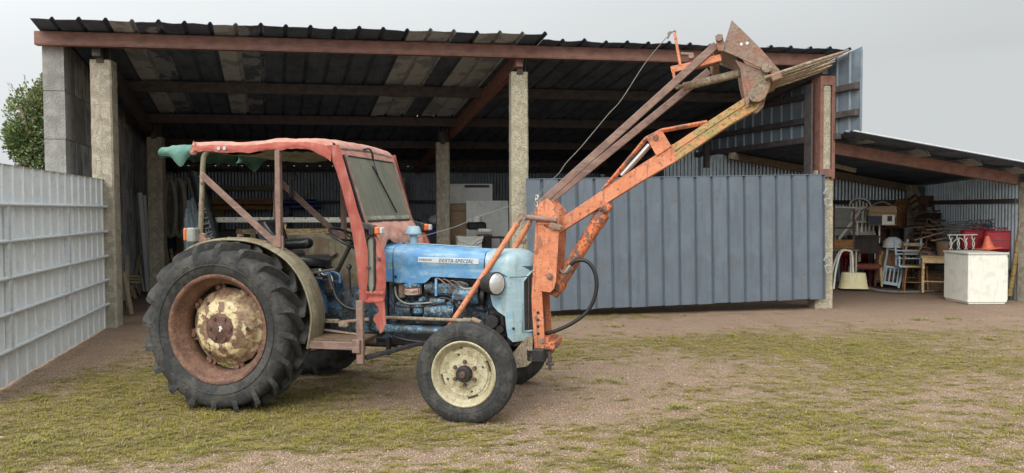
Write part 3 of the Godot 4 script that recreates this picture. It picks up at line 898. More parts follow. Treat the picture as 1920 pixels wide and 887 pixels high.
func build_gates():
	# left gate: seen from its railed side
	var P0 = V(-3.63, 0, -10.78)
	var dir = (V(-3.25, 0, -7.05) - P0).normalized()
	var g = thing("farm_gate", "pale ribbed sheet gate with five galvanised tube rails, standing open at the left", "gate", P0, atan2(-dir.z, dir.x))
	for k in 17:
		var b := B.new()
		b.flat()
		var w = .255
		var pr = [Vector2(0, 0), Vector2(w * .88, .004), Vector2(w * .93, -.014), Vector2(w, -.014), Vector2(w, 0)]
		var bottom = .014 + rnd(-.004, .004)
		for j in pr.size() - 1:
			var a = pr[j]
			var c = pr[j + 1]
			b.quad(V(a.x, bottom, a.y), V(c.x, bottom, c.y), V(c.x, 1.915, c.y), V(a.x, 1.915, a.y))
			b.quad(V(a.x, bottom, a.y - .012), V(a.x, 1.915, a.y - .012), V(c.x, 1.915, c.y - .012), V(c.x, bottom, c.y - .012))
		b.quad(V(0, 1.915, 0), V(w, 1.915, 0), V(w, 1.915, -.026), V(0, 1.915, -.026))
		part("gate_panel", b, M.gate_white, g, V(.06 + w * k, 0, 0))
	for y in [1.563, 1.247, .93, .625, .312]:
		var b := B.new()
		b.cyl(V(.0, y, -.045), V(4.4, y, -.045), .02, 12)
		part("gate_rail", b, M.galvanised, g)
	for x in [.03, 1.87, 3.6]:
		var b := B.new()
		if x < .5: b.box(V(x, .99, -.045), V(.05, 1.42, .04), .004)
		else: b.box(V(x, .94, -.035), V(.06, 1.28, .05), .003)
		part("gate_upright", b, M.galvanised, g)
	var ed := B.new()
	ed.box(V(.0, 1.75, -.005), V(.12, .33, .02), .003); ed.box(V(.0, .17, -.005), V(.1, .24, .02), .003)
	part("hinge_plate", ed, M.gate_grey, g)
	var la := B.new()
	la.cyl(V(-.02, 1.56, -.05), V(-.02, 1.56, -.085), .05, 14); la.cyl(V(-.09, 1.5, -.06), V(.02, 1.64, -.06), .014, 8)
	chain(la, [V(-.1, 1.62, -.06), V(-.02, 1.5, -.1), V(.05, 1.5, -.09)], .006, .035)
	part("latch", la, M.bright_metal, g)
	var la2 := B.new()
	la2.cyl(V(-.06, .62, .06), V(.0, .62, .06), .02, 8); la2.box(V(-.08, .58, .04), V(.03, .12, .03), .004)
	part("hinge", la2, M.bright_metal, g)
	# grey sheet gate across the second bay
	var q = thing("sheet_gate", "blue grey ribbed metal sheet gate closing the bay between centre and right pillars", "gate", V(1.93, .085, -10.44))
	q.rotation.z = .0175
	for k in 18:
		var b := B.new()
		b.flat()
		var w = .2485
		var pr = [Vector2(0, 0), Vector2(w - .05, 0), Vector2(w - .044, -.036), Vector2(w - .018, -.036), Vector2(w, 0)]
		var bot = rnd(-.006, .006)
		for j in pr.size() - 1:
			var a = pr[j]
			var c = pr[j + 1]
			b.quad(V(a.x, bot, a.y), V(c.x, bot, c.y), V(c.x, 1.832, c.y), V(a.x, 1.832, a.y))
			b.quad(V(a.x, bot, a.y - .004), V(a.x, 1.832, a.y - .004), V(c.x, 1.832, c.y - .004), V(c.x, bot, c.y - .004))
		part("gate_panel", b, M.gate_grey, q, V(w * k - .01, 0, 0), ry(rnd(-.012, .012)))
	var sc := B.new()
	for k in 18:
		for y in [.37, 1.5]:
			for dx in [.03, .15]: sc.cyl(V(k * .2485 + dx, y + rnd(-.006, .006), .0), V(k * .2485 + dx, y, .004), .0045, 6)
	var so = part("sheet_screw", sc, M.black_rubber, q)
	so.set_meta("kind", "stuff")
	var cap := B.new()
	cap.box(V(2.235, 1.834, -.022), V(4.49, .012, .056), .002)
	part("top_cap", cap, M.gate_grey, q)
	for y in [.3, .95, 1.6]:
		var b := B.new()
		b.cyl(V(0, y, -.08), V(4.45, y, -.08), .022, 10)
		part("gate_rail", b, M.galvanised, q)
	for yy in [1.52, .54]:
		var b := B.new()
		chain(b, [V(4.42, yy + .02, .02), V(4.47, yy + .1, .03), V(4.52, yy + .06, .04), V(4.5, yy - .04, .04), V(4.44, yy - .06, .03), V(4.47, yy - .16, .03), V(4.53, yy - .12, .04)], .0045, .028)
		part("chain", b, M.bright_metal, q)

func build_shrub():
	var o = thing("evergreen_shrub", "tall bushy evergreen shrub growing against the outside of the block wall", "shrub", V(-4.64, 0.1, -11.35))
	var b := B.new()
	var forks = [[V(0, -.1, 0), V(.02, .9, .02), V(.05, 1.9, 0), V(.08, 2.7, .02), V(.0, 3.1, 0)], [V(.03, 1.4, 0), V(-.2, 2.0, .1), V(-.3, 2.5, .12)], [V(.03, 1.2, 0), V(.2, 1.9, -.1), V(.25, 2.6, -.1)], [V(.0, 1.0, 0), V(-.2, 1.5, -.1), V(-.4, 1.9, .0)], [V(.05, 1.8, 0), V(-.05, 2.4, .2), V(-.15, 2.8, .2)]]
	for f in forks: b.tube(spline(f, 4), .022, 6)
	part("trunk", b, M.old_wood, o)
	var f := FastNoiseLite.new()
	f.seed = 8; f.frequency = 2.3; f.fractal_octaves = 3
	var lobes = [[V(-.06, 2.62, .0), V(.34, .48, .36)], [V(.16, 2.85, -.05), V(.26, .42, .3)], [V(-.16, 2.38, .05), V(.25, .3, .28)], [V(.1, 2.2, .0), V(.36, .5, .36)], [V(-.22, 1.84, .02), V(.2, .16, .22)], [V(.05, 1.6, .0), V(.34, .55, .34)], [V(.02, 1.1, 0), V(.3, .6, .3)]]
	var leaves := B.new()
	leaves.flat()
	var made = 0
	var st = leaves.st
	while made < 26000:
		var l = lobes[rng.randi() % lobes.size()]
		var d = V(rng.randfn(0, 1), rng.randfn(0, 1), rng.randfn(0, 1)).normalized() * pow(rng.randf(), .28) * rnd(.82, 1.13)
		var p = l[0] + d * l[1]
		if f.get_noise_3dv(p * 1.9) < -.2: continue
		if p.x > .42: continue
		made += 1
		var c = Color(.1, .155, .062).lerp(Color(.2, .25, .1), clampf(f.get_noise_3dv(p * 3.0) * 1.4 + .5, 0, 1))
		if p.y > 2.75 and rng.randf() < .5: c = c.lerp(Color(.22, .19, .08), rnd(.2, .7))
		if rng.randf() < .05: c = Color(.17, .16, .07)
		c = c * rnd(.75, 1.25)
		st.set_color(c)
		var up = (d + V(rnd(-.8, .8), rnd(-.2, 1.0), rnd(-.8, .8))).normalized()
		var w = up.cross(V(rnd(-1, 1), rnd(-1, 1), rnd(-1, 1))).normalized()
		var ln = rnd(.03, .058)
		var mid = p + up * ln * .5
		leaves.tri(p, mid + w * ln * .3, p + up * ln)
		leaves.tri(p, p + up * ln, mid - w * ln * .3)
	# sprigs that stand out of the outline
	for k in 46:
		var l = lobes[rng.randi() % 5]
		var d = V(rng.randfn(0, 1), absf(rng.randfn(0, .9)), rng.randfn(0, 1)).normalized()
		var p = l[0] + d * l[1] * .95
		var dir = (d + V(0, .5, 0)).normalized()
		for i in 16:
			var s = p + dir * (.012 * i)
			var up = (dir + V(rnd(-.9, .9), rnd(-.6, .9), rnd(-.9, .9))).normalized()
			var w = up.cross(V(rnd(-1, 1), 1, rnd(-1, 1))).normalized()
			st.set_color(Color(.13, .14, .05).lerp(Color(.2, .15, .07), rng.randf()))
			leaves.tri(s, s + up * .018 + w * .006, s + up * .034)
			leaves.tri(s, s + up * .034, s + up * .018 - w * .006)
	var lm := StandardMaterial3D.new()
	lm.vertex_color_use_as_albedo = true; lm.roughness = .55
	lm.backlight_enabled = true; lm.backlight = Color(.3, .34, .12)
	part("crown", leaves, lm, o)

# ---------- the tractor ----------
func poly(b: B, pts: Array, z: float, thick: float, bev := .003):
	b.prism(pts, z - thick / 2, z + thick / 2, bev)

func bolt(b: B, p: Vector3, axis: Vector3, r := .014, long := .012):
	b.tube([p, p + axis * long], r, 6)

func rear_wheel(t: Node3D, side: float):
	var w = hold("rear_wheel", t, V(0, .618, .66 * side), Basis() if side > 0 else ry(PI))
	var b := B.new()
	b.floor_y = -.618
	var half = [Vector2(.392, .115), Vector2(.435, .15), Vector2(.51, .166), Vector2(.56, .16), Vector2(.588, .142), Vector2(.598, .08), Vector2(.6, 0)]
	var pr = half.duplicate()
	for i in range(half.size() - 2, -1, -1): pr.append(Vector2(half[i].x, -half[i].y))
	b.lathe(pr, 72, 0, TAU, 3.0)
	# raised line on the sidewall
	b.lathe([Vector2(.478, .16), Vector2(.48, .167), Vector2(.486, .1675), Vector2(.488, .163)], 60, 0, TAU, 3.0)
	for s in [-1.0, 1.0]:
		for i in 20:
			var a0 = TAU * i / 20.0 + (0.0 if s > 0 else TAU / 40.0)
			var secs = []
			for k in 8:
				var tt = [0.0, .2, .42, .64, .82, .95, 1.02, 1.05][k]
				var z = s * [.004, .035, .068, .1, .126, .147, .158, .163][k]
				var top = [.655, .657, .657, .655, .65, .638, .61, .572][k]
				var bot = [.58, .58, .58, .58, .57, .555, .54, .54][k]
				var wd = [.02, .024, .027, .03, .036, .042, .044, .042][k] * .5 / .6
				var a = a0 + .27 * pow(tt, .85)
				var q = []
				for e in [[-1.25, bot], [-.85, top], [.85, top], [1.25, bot]]:
					var aa = a + e[0] * wd
					q.append(V(e[1] * cos(aa), e[1] * sin(aa), z))
				secs.append(q)
			b.flat()
			for k in 7:
				for j in 3: b.quad(secs[k][j], secs[k][j + 1], secs[k + 1][j + 1], secs[k + 1][j])
			b.quad(secs[0][0], secs[0][1], secs[0][2], secs[0][3]); b.quad(secs[7][3], secs[7][2], secs[7][1], secs[7][0])
	part("tyre", b, M.rubber, w)
	b = B.new()
	b.lathe([Vector2(.398, .118), Vector2(.412, .133), Vector2(.415, .143), Vector2(.402, .147), Vector2(.385, .138), Vector2(.374, .115), Vector2(.362, .07), Vector2(.338, .052), Vector2(.332, .0), Vector2(.335, -.07), Vector2(.365, -.09), Vector2(.405, -.14)], 56, 0, TAU, 1.2)
	for k in 8:
		var a = TAU * (k + .3) / 8
		b.box(V(cos(a), sin(a), 0) * .318 + V(0, 0, -.03), V(.05, .09, .02), .004, Basis(V(0, 0, 1), a))
		bolt(b, V(cos(a), sin(a), 0) * .312 + V(0, 0, -.02), V(0, 0, 1), .018, .02)
	part("rim", b, M.rust_rim, w)
	b = B.new()
	b.lathe([Vector2(.118, .1), Vector2(.135, .104), Vector2(.158, .1), Vector2(.172, .088), Vector2(.205, .082), Vector2(.222, .07), Vector2(.258, .012), Vector2(.282, -.012), Vector2(.3, -.02), Vector2(.304, -.035), Vector2(.29, -.05)], 12, .13, TAU + .13, 1.0)
	part("wheel_disc", b, M.cream_rust, w)
	b = B.new()
	b.lathe([Vector2(0, .108), Vector2(.045, .108), Vector2(.055, .1), Vector2(.115, .098), Vector2(.126, .092)], 28, 0, TAU, .7)
	for k in 6: bolt(b, V(cos(TAU * k / 6), sin(TAU * k / 6), 0) * .085 + V(0, 0, .095), V(0, 0, 1), .014, .016)
	part("hub", b, M.hub_brown, w)
	b = B.new()
	b.box(V(.012, .006, .109), V(.022, .03, .004), .0015, Basis(V(0, 0, 1), .5)); b.box(V(.006, -.012, .109), V(.016, .02, .004), .0015, Basis(V(0, 0, 1), -.3))
	part("paint_spot", b, M.white_print, w)
	b = B.new()
	for k in 3:
		var a = TAU * k / 3 + .02
		b.cyl(V(cos(a), sin(a), 0) * .212 + V(0, 0, .07), V(cos(a), sin(a), 0) * .218 + V(0, 0, .084), .012, 10)
	part("disc_hole", b, M.black_iron, w)
	b = B.new()
	b.lathe([Vector2(0, -.02), Vector2(.12, -.02), Vector2(.2, -.09), Vector2(.32, -.1)], 28)
	part("brake_drum", b, M.black_iron, w)

func front_wheel(t: Node3D, side: float):
	var w = hold("front_wheel", t, V(1.885, .342, .615 * side), Basis() if side > 0 else ry(PI))
	var b := B.new()
	b.floor_y = -.342
	var half = [Vector2(.224, .058), Vector2(.25, .078), Vector2(.295, .086), Vector2(.325, .08), Vector2(.343, .07), Vector2(.352, .066), Vector2(.359, .055), Vector2(.361, .04), Vector2(.35, .037), Vector2(.35, .03), Vector2(.363, .027), Vector2(.364, .012), Vector2(.352, .009), Vector2(.352, .0)]
	var pr = half.duplicate()
	for i in range(half.size() - 2, -1, -1): pr.append(Vector2(half[i].x, -half[i].y))
	b.lathe(pr, 64, 0, TAU, .75)
	b.lathe([Vector2(.268, .079), Vector2(.27, .0835), Vector2(.275, .085), Vector2(.277, .082)], 48, 0, TAU, 3.0)
	part("tyre", b, M.rubber, w)
	b = B.new()
	b.lathe([Vector2(.222, .056), Vector2(.232, .066), Vector2(.238, .074), Vector2(.23, .08), Vector2(.22, .074), Vector2(.213, .058), Vector2(.206, .04), Vector2(.192, .03), Vector2(.186, .01), Vector2(.184, -.05), Vector2(.225, -.07)], 48, 0, TAU, .8)
	part("rim", b, M.cream_rim, w)
	b = B.new()
	b.lathe([Vector2(.045, .036), Vector2(.07, .036), Vector2(.105, .03), Vector2(.112, .022), Vector2(.13, .02), Vector2(.152, .03), Vector2(.166, .03), Vector2(.173, .02), Vector2(.174, -.01)], 40, 0, TAU, .9)
	for k in 4:
		var a = TAU * k / 4 + .55
		b.lathe([Vector2(.168, .024), Vector2(.188, .024)], 8, a, a + 1.12)
	part("wheel_disc", b, M.cream_rim, w)
	for k in 4:
		var a = TAU * k / 4 + .35
		b = B.new()
		b.cyl(V(cos(a), sin(a), 0) * .14 + V(0, 0, .02), V(cos(a), sin(a), 0) * .14 + V(0, 0, .0275), .0085, 10)
		part("disc_hole", b, M.black_iron, w)
	b = B.new()
	b.lathe([Vector2(.058, .03), Vector2(.06, .062), Vector2(.054, .082), Vector2(.046, .09), Vector2(.024, .09)], 24, 0, TAU, .5)
	part("hub", b, M.black_iron, w)
	b = B.new()
	b.lathe([Vector2(.024, .088), Vector2(.023, .106), Vector2(.016, .112), Vector2(0, .112)], 16, 0, TAU, .5)
	part("hub_cap", b, M.hub_brown, w)
	for k in 6:
		var a = TAU * k / 6 + .52
		b = B.new()
		b.tube([V(cos(a), sin(a), 0) * .083 + V(0, 0, .03), V(cos(a), sin(a), 0) * .083 + V(0, 0, .055)], [.0165, .0135], 6)
		part("wheel_nut", b, M.hub_brown, w)

func fender(t: Node3D, side: float):
	var path = [V(-.52, .98, 0), V(-.45, 1.12, 0), V(-.33, 1.22, 0), V(-.15, 1.275, 0), V(.05, 1.285, 0), V(.2, 1.27, 0), V(.33, 1.23, 0), V(.5, 1.13, 0), V(.62, .98, 0), V(.685, .8, 0), V(.695, .66, 0), V(.66, .47, 0)]
	var sp = spline(path, 4)
	var f = hold("fender", t)
	var b := B.new()
	var n = sp.size() - 1
	var prof = [Vector2(0, .44), Vector2(.0, .45), Vector2(.012, .53), Vector2(.01, .6), Vector2(-.004, .645)]
	b.smooth()
	for i in n:
		for j in prof.size() - 1:
			var q = []
			for e in [[i, j], [i, j + 1], [i + 1, j + 1], [i + 1, j]]:
				var p = sp[e[0]]
				var rad = (p - V(.03, .6, 0)).normalized()
				var r = p + rad * prof[e[1]].x
				r.z = prof[e[1]].y * side
				q.append(r)
			b.quad(q[0], q[1], q[2], q[3])
	var pl = []
	for p in sp: pl.append(Vector2(p.x, p.y))
	pl.append(Vector2(.5, .46)); pl.append(Vector2(.3, .62)); pl.append(Vector2(.0, .72)); pl.append(Vector2(-.3, .8))
	b.prism(pl, .436 * side, .446 * side)
	part("fender_shell", b, M.cream_fender, f)
	b = B.new()
	var rim = []
	for p in sp: rim.append(V(p.x, p.y, .645 * side) + (p - V(.03, .6, 0)).normalized() * -.004)
	b.tube(rim, .009, 6)
	part("fender_bead", b, M.cream_fender, f)
	b = B.new()
	for k in [6, 14, 22, 27, 32]: bolt(b, V(sp[k].x, sp[k].y, .55 * side) + (sp[k] - V(.03, .6, 0)).normalized() * .008, (sp[k] - V(.03, .6, 0)).normalized(), .013, .008)
	part("fender_bolt", b, M.rust_plate, f)

func hood_section(x: float, w: float, bot: float, top: float, r: float, crease: float) -> Array:
	var half = []
	var y1 = top - r - .018
	for k in 5: half.append(V(x, lerpf(bot, 1.06, k / 4.0) if bot < 1.0 else bot, w - crease))
	half.append(V(x, 1.075, w))
	half.append(V(x, y1, w))
	for k in range(1, 6):
		var a = PI / 2 * k / 5
		half.append(V(x, y1 + r * sin(a), w - r + r * cos(a)))
	half.append(V(x, top - .006, (w - r) * .5))
	var all = half.duplicate()
	all.append(V(x, top, 0))
	for i in range(half.size() - 1, -1, -1): all.append(V(half[i].x, half[i].y, -half[i].z))
	return all

func loft(b: B, secs: Array, g := 1):
	b.smooth(g)
	for i in secs.size() - 1:
		for j in secs[i].size() - 1: b.quad(secs[i][j], secs[i][j + 1], secs[i + 1][j + 1], secs[i + 1][j])

func pick(tab: Array, x: float) -> float:
	for i in tab.size() - 1:
		if x <= tab[i + 1][0]: return lerpf(tab[i][1], tab[i + 1][1], clampf((x - tab[i][0]) / (tab[i + 1][0] - tab[i][0]), 0, 1))
	return tab[-1][1]

func build_tractor():
	var t = thing("tractor", "old blue tractor with red canvas cab and raised orange front loader", "tractor", V(-0.958, 0, -6.719), deg_to_rad(-22.7))
	for s in [1.0, -1.0]:
		rear_wheel(t, s); front_wheel(t, s); fender(t, s)
	tractor_body(t)
	tractor_engine(t)
	tractor_cab(t)
	tractor_loader(t)

func text(s: String, size: float, m: Material, parent: Node3D, at: Vector3, b := Basis(), fontname := "Droid Sans", bold := 700):
	var f := SystemFont.new()
	f.font_names = PackedStringArray([fontname]); f.font_weight = bold
	var tm := TextMesh.new()
	tm.text = s; tm.font = f; tm.font_size = 48; tm.pixel_size = size / 48.0; tm.depth = .0015
	tm.curve_step = 2.0
	return part("lettering", tm, m, parent, at, b)

func tractor_body(t: Node3D):
	# hood: a rear cowl and the long blue cover
	var b := B.new()
	var secs = []
	for x in [1.09, 1.1, 1.185]: secs.append(hood_section(x, .258 if x > 1.095 else .25, .945, 1.238 - .055 * (x - 1.1), .065, .004))
	loft(b, secs)
	part("cowl", b, M.blue_paint, t)
	b = B.new()
	secs = []
	for k in 30:
		var x = 1.192 + (1.925 - 1.192) * k / 29.0
		var bot = pick([[1.19, .94], [1.44, .937], [1.475, .96], [1.5, .99], [1.95, .978]], x)
		secs.append(hood_section(x, .264, bot, 1.238 - .052 * (x - 1.1), .065, .006))
	loft(b, secs)
	part("hood", b, M.blue_paint, t)
	b = B.new()
	var xs = [1.93, 1.945, 1.96, 1.975, 1.99, 2.01, 2.03, 2.06, 2.085, 2.095, 2.105, 2.12, 2.14, 2.17, 2.2, 2.225, 2.245, 2.26, 2.272, 2.28, 2.286, 2.29]
	secs = []
	for x in xs:
		var e = clampf((x - 2.1) / .19, 0, 1)
		var bot = pick([[1.93, .985], [1.955, .965], [1.97, .86], [1.985, .785], [2.03, .735], [2.085, .7], [2.1, .55], [2.14, .505], [2.24, .515], [2.28, .545]], x)
		secs.append(hood_section(x, maxf(.02, .266 * pow(clampf((2.291 - x) / .185, 0, 1), .34)), bot, 1.198 - .085 * pow(e, 3.0), minf(lerpf(.085, .1, e), maxf(.018, .262 * pow(clampf((2.291 - x) / .185, 0, 1), .34)) * .9), .0))
	loft(b, secs)
	b.flat()
	var front = secs[-1]
	for i in range(1, front.size() - 1): b.tri(front[0], front[i], front[i + 1])
	# under the nose
	for i in xs.size() - 1:
		if xs[i] > 2.09: b.quad(secs[i][0], secs[i + 1][0], secs[i + 1][-1], secs[i][-1])
	part("nose_cowl", b, M.pale_blue, t)
	b = B.new()
	b.tube(spline([V(1.925, .98, .267), V(1.925, 1.1, .268), V(1.925, 1.16, .24)], 4), .0035, 5); b.tube([V(2.285, 1.0, .18), V(2.2, .998, .262), V(2.12, .995, .268)], .003, 5)
	b.tube(spline([V(1.93, 1.02, .268), V(2.03, 1.03, .269), V(2.1, .998, .268)], 4), .003, 5); b.tube(spline([V(1.19, .945, .262), V(1.19, 1.12, .263), V(1.19, 1.2, .22), V(1.19, 1.236, 0)], 4), .004, 5)
	part("panel_seam", b, M.black_iron, t)
	b = B.new()
	bolt(b, V(1.21, .985, .262), V(0, 0, 1), .013, .006); bolt(b, V(2.15, .61, .266), V(0, 0, 1), .012, .006)
	part("hood_fastener", b, M.black_iron, t)
	b = B.new()
	b.box(V(1.5, 1.221, .0), V(.62, .006, .03), .002, bas(0, 0, -.05))
	part("hood_strip", b, M.pale_blue, t)
	# grille
	var gr = hold("grille", t)
	b = B.new()
	var nose_x = func(z: float) -> float: return 2.291 - .185 * pow(absf(z) / .266, 2.94)
	b.surf(func(u, w):
		var z = (w - .5) * .4
		var top = 1.05 - .09 * pow(absf(z) / .2, 4.0)
		return V(nose_x.call(z) + .006, lerpf(.59, top, u), z), 12, 24)
	part("grille_mesh", b, M.black_iron, gr)
	for k in 15:
		var z = -.175 + .025 * k
		b = B.new()
		b.tube([V(nose_x.call(z) + .009, .6, z), V(nose_x.call(z) + .009, 1.03 - .07 * pow(absf(z) / .2, 4.0), z)], .0045, 5)
		part("grille_bar", b, M.dark_steel, gr)
	b = B.new()
	var ring = []
	for k in 13:
		var z = -.205 + .41 * k / 12.0
		ring.append(V(nose_x.call(z) + .006, 1.055 - .095 * pow(absf(z) / .205, 4.0), z))
	for k in range(12, -1, -1):
		var z = -.205 + .41 * k / 12.0
		ring.append(V(nose_x.call(z) + .006, .58, z))
	b.tube(ring, .008, 6, false, true)
	part("grille_surround", b, M.pale_blue, gr)
	# name plate, each letter raised from it
	var pl = hold("name_plate", t, V(1.64, 1.115, .2655), Basis(V(0, 0, 1), deg_to_rad(-1.2)))
	b = B.new()
	b.box(V(0, 0, 0), V(.485, .042, .006), .002)
	part("plate", b, M.white_plastic, pl)
	var slant = Basis(V(1, 0, 0), V(.25, 1, 0), V(0, 0, 1))
	text("DEXTA-SPECIAL", .038, M.dark_print, pl, V(.064, -.0005, .004), slant)
	text("FORDSON", .022, M.dark_print, pl, V(-.182, 0, .004), slant)
	# headlights
	for s in [1.0, -1.0]:
		var hl = hold("headlight", t, V(2.01, .955, .345 * s), Basis(V(0, 1, 0), PI / 2 - .55 * s))
		b = B.new()
		b.lathe([Vector2(0, -.1), Vector2(.025, -.1), Vector2(.05, -.085), Vector2(.078, -.03), Vector2(.086, .02), Vector2(.088, .045), Vector2(.08, .05)], 28, 0, TAU, .7)
		part("lamp_bowl", b, M.black_iron, hl)
		b = B.new()
		b.lathe([Vector2(.08, .046), Vector2(.07, .056), Vector2(.04, .064), Vector2(0, .067)], 24)
		part("lens", b, M.clear_lens, hl)
		b = B.new()
		b.cyl(V(2.0, .95, .26 * s), V(1.99, .95, .3 * s), .02, 8)
		part("lamp_bracket", b, M.black_iron, t)
	# air cleaner stack
	var st = hold("air_cleaner", t, V(1.262, 1.2, 0))
	b = B.new()
	b.at(Vector3.ZERO, bas(-PI / 2, 0, 0))
	b.lathe([Vector2(.04, .0), Vector2(.04, .01), Vector2(.0305, .015), Vector2(.0305, .12)], 20, 0, TAU, .6)
	part("stem", b, M.pale_blue, st)
	b = B.new()
	b.at(Vector3.ZERO, bas(-PI / 2, 0, 0))
	b.lathe([Vector2(.03, .1), Vector2(.062, .103), Vector2(.068, .112), Vector2(.066, .12), Vector2(.05, .165), Vector2(.044, .171), Vector2(0, .174)], 10, 0, TAU, .5)
	part("cap", b, M.pale_blue, st)
	# gearbox, rear axle and belly
	b = B.new()
	b.box(V(.75, .68, 0), V(.62, .38, .34), .04); b.box(V(1.02, .76, 0), V(.16, .5, .44), .05); b.box(V(.95, .55, 0), V(.7, .2, .3), .03)
	part("gearbox", b, M.greasy_blue, t)
	b = B.new()
	b.box(V(.1, .66, 0), V(.62, .46, .36), .05); b.at(V(0, .6, 0)); b.lathe([Vector2(.1, -.6), Vector2(.11, -.4), Vector2(.16, -.2), Vector2(.16, .2), Vector2(.11, .4), Vector2(.1, .6)], 20)
	part("rear_axle", b, M.bright_blue, t)
	b = B.new()
	b.box(V(.46, .8, .12), V(.26, .36, .22), .03); b.box(V(.62, .88, .13), V(.1, .13, .18), .02)
	b.cyl(V(.6, .95, .1), V(.6, .98, .24), .05, 12); b.tube(spline([V(.52, 1.0, .2), V(.6, 1.02, .22), V(.7, .99, .2), V(.72, .92, .22)], 5), .012, 7)
	part("hydraulic_housing", b, M.bright_blue, t)
	b = B.new()
	b.cyl(V(.64, .9, .24), V(.64, .9, .262), .055, 14)
	for k in 5: bolt(b, V(.42 + .07 * k, .6 + .05 * (k % 2), .24), V(0, 0, 1), .016, .02)
	b.cyl(V(.55, .62, .2), V(.55, .62, .33), .07, 14); b.box(V(.56, .6, .33), V(.14, .1, .02), .006)
	part("brake_linkage", b, M.black_iron, t)
	b = B.new()
	b.tube(spline([V(.56, .97, .26), V(.565, 1.03, .26), V(.6, .99, .27), V(.665, .985, .27), V(.68, .94, .27)], 4), .011, 7)
	b.cyl(V(.56, .96, .25), V(.56, 1.04, .25), .016, 8); b.cyl(V(.49, .93, .25), V(.44, .93, .27), .012, 7)
	part("brass_fitting", b, M.bright_metal, t)
	for k in 3:
		b = B.new()
		b.tube(spline([[V(.68, .94, .27), V(.72, .82, .29), V(.82, .74, .3), V(.98, .72, .3)], [V(.5, .98, .24), V(.46, .9, .27), V(.455, .76, .27), V(.46, .56, .27)], [V(.62, .98, .24), V(.52, .95, .29), V(.49, .8, .29), V(.5, .58, .28)]][k], 6), .014, 8)
		part("hydraulic_hose", b, M.black_rubber, t)
	# levers
	b = B.new()
	b.tube([V(.8, .84, .2), V(.8, 1.05, .22)], .009, 7); b.at(V(.8, 1.055, .22)); b.lathe([Vector2(0, .024), Vector2(.017, .017), Vector2(.024, 0), Vector2(.017, -.017), Vector2(0, -.024)], 12)
	part("gear_lever", b, M.black_iron, t)
	b = B.new()
	b.beam(V(.3, .95, .3), V(.5, 1.0, .32), .03, .014, .004); b.beam(V(.5, 1.0, .32), V(.74, 1.045, .32), .04, .02, .005); b.tube([V(.66, 1.0, .3), V(.69, .88, .29)], .012, 6); b.tube(spline([V(.22, .93, .3), V(.4, .97, .31), V(.62, .965, .31)], 4), .012, 6)
	part("lift_lever", b, M.dark_steel, t)
	b = B.new()
	b.beam(V(.46, .62, .42), V(.62, .58, .4), .035, .02, .005); b.beam(V(.62, .58, .4), V(1.0, .54, .38), .03, .015, .004); b.beam(V(.5, .64, .38), V(.78, .64, .36), .03, .03, .005); b.tube([V(.78, .63, .36), V(1.02, .66, .34)], .014, 7); b.box(V(.82, .62, .36), V(.08, .05, .06), .01); b.tube([V(.5, .7, .4), V(.45, .64, .4), V(.56, .58, .42)], .02, 8)
	part("pedal_linkage", b, M.mossy_iron, t)
	# seat
	var se = hold("seat", t)
	b = B.new()
	b.surf(func(u, w):
		var a = w * TAU
		var x = .4 + .17 * cos(a) * u
		var z = .12 + .2 * sin(a) * u
		return V(x, 1.1 + .03 * (1 - u * u) + .035 * u * u * absf(sin(a)) - .0 * x, z), 6, 28)
	b.surf(func(u, w):
		var a = w * TAU
		var r = 1.0 + .04 * sin(PI * u)
		return V(.4 + .17 * cos(a) * r, 1.1 + .035 * absf(sin(a)) - .065 * u, .12 + .2 * sin(a) * r), 5, 28)
	part("cushion", b, M.vinyl, se)
	b = B.new()
	b.surf(func(u, w):
		var a = u * TAU
		return V(.02 + .3 * w, 1.215 + .046 * sin(a) + .014 * w, .0 + .055 * cos(a)), 18, 6)
	b.at(V(.325, 1.23, .0)); b.lathe([Vector2(.0, .055), Vector2(.03, .045), Vector2(.046, .0), Vector2(.03, -.045), Vector2(0, -.055)], 16)
	part("arm_pad", b, M.vinyl, se)
	b = B.new()
	b.box(V(.0, 1.3, .0), V(.07, .26, .38), .03, bas(0, 0, .3)); b.tube(spline([V(.04, 1.4, .19), V(.12, 1.3, .19), V(.2, 1.22, .16)], 4), .03, 8)
	part("backrest", b, M.vinyl, se)
	b = B.new()
	b.box(V(.4, 1.02, .1), V(.26, .04, .3), .01); b.box(V(.3, .95, .05), V(.16, .16, .2), .02); b.box(V(.18, 1.12, .1), V(.2, .1, .3), .02)
	part("seat_bracket", b, M.dark_steel, se)
	b = B.new()
	b.beam(Vector3(0.182, 0.945, -0.4), Vector3(0.287, 1.032, -0.4), .004, .045, .0); b.tube(spline([Vector3(0.166, 0.934, -0.41), Vector3(0.246, 1.04, -0.41), Vector3(0.376, 1.127, -0.41)], 4), .016, 7)
	part("fender_strap", b, M.rust_plate, t)
	# rusty plate, box and levers behind the seat
	b = B.new()
	b.box(Vector3(-0.148, 1.337, -0.3) + V(0, -.02, 0), V(.18, .15, .01), .003, bas(0, .3, -.06))
	part("rusty_shield", b, M.cream_rust, t)
	b = B.new()
	b.box(V(-.04, 1.2, -.2), V(.2, .08, .14), .01); b.tube([V(-.25, 1.1, .1), V(-.25, 1.25, .1), V(-.24, 1.3, .1)], [.02, .02, .03], 8); b.beam(V(-.25, 1.2, .1), V(.0, 1.18, .1), .04, .04, .006)
	part("lift_arm", b, M.rusty_iron, t)
	# steering wheel
	var sw = hold("steering_wheel", t, V(.73, 1.255, 0), bas(0, 0, -.5) * bas(-PI / 2, 0, 0))
	b = B.new()
	var loop_pts = []
	for k in 40: loop_pts.append(V(cos(TAU * k / 40), sin(TAU * k / 40), 0) * .205)
	b.tube(loop_pts, .0125, 8, false, true)
	part("wheel_rim", b, M.vinyl, sw)
	b = B.new()
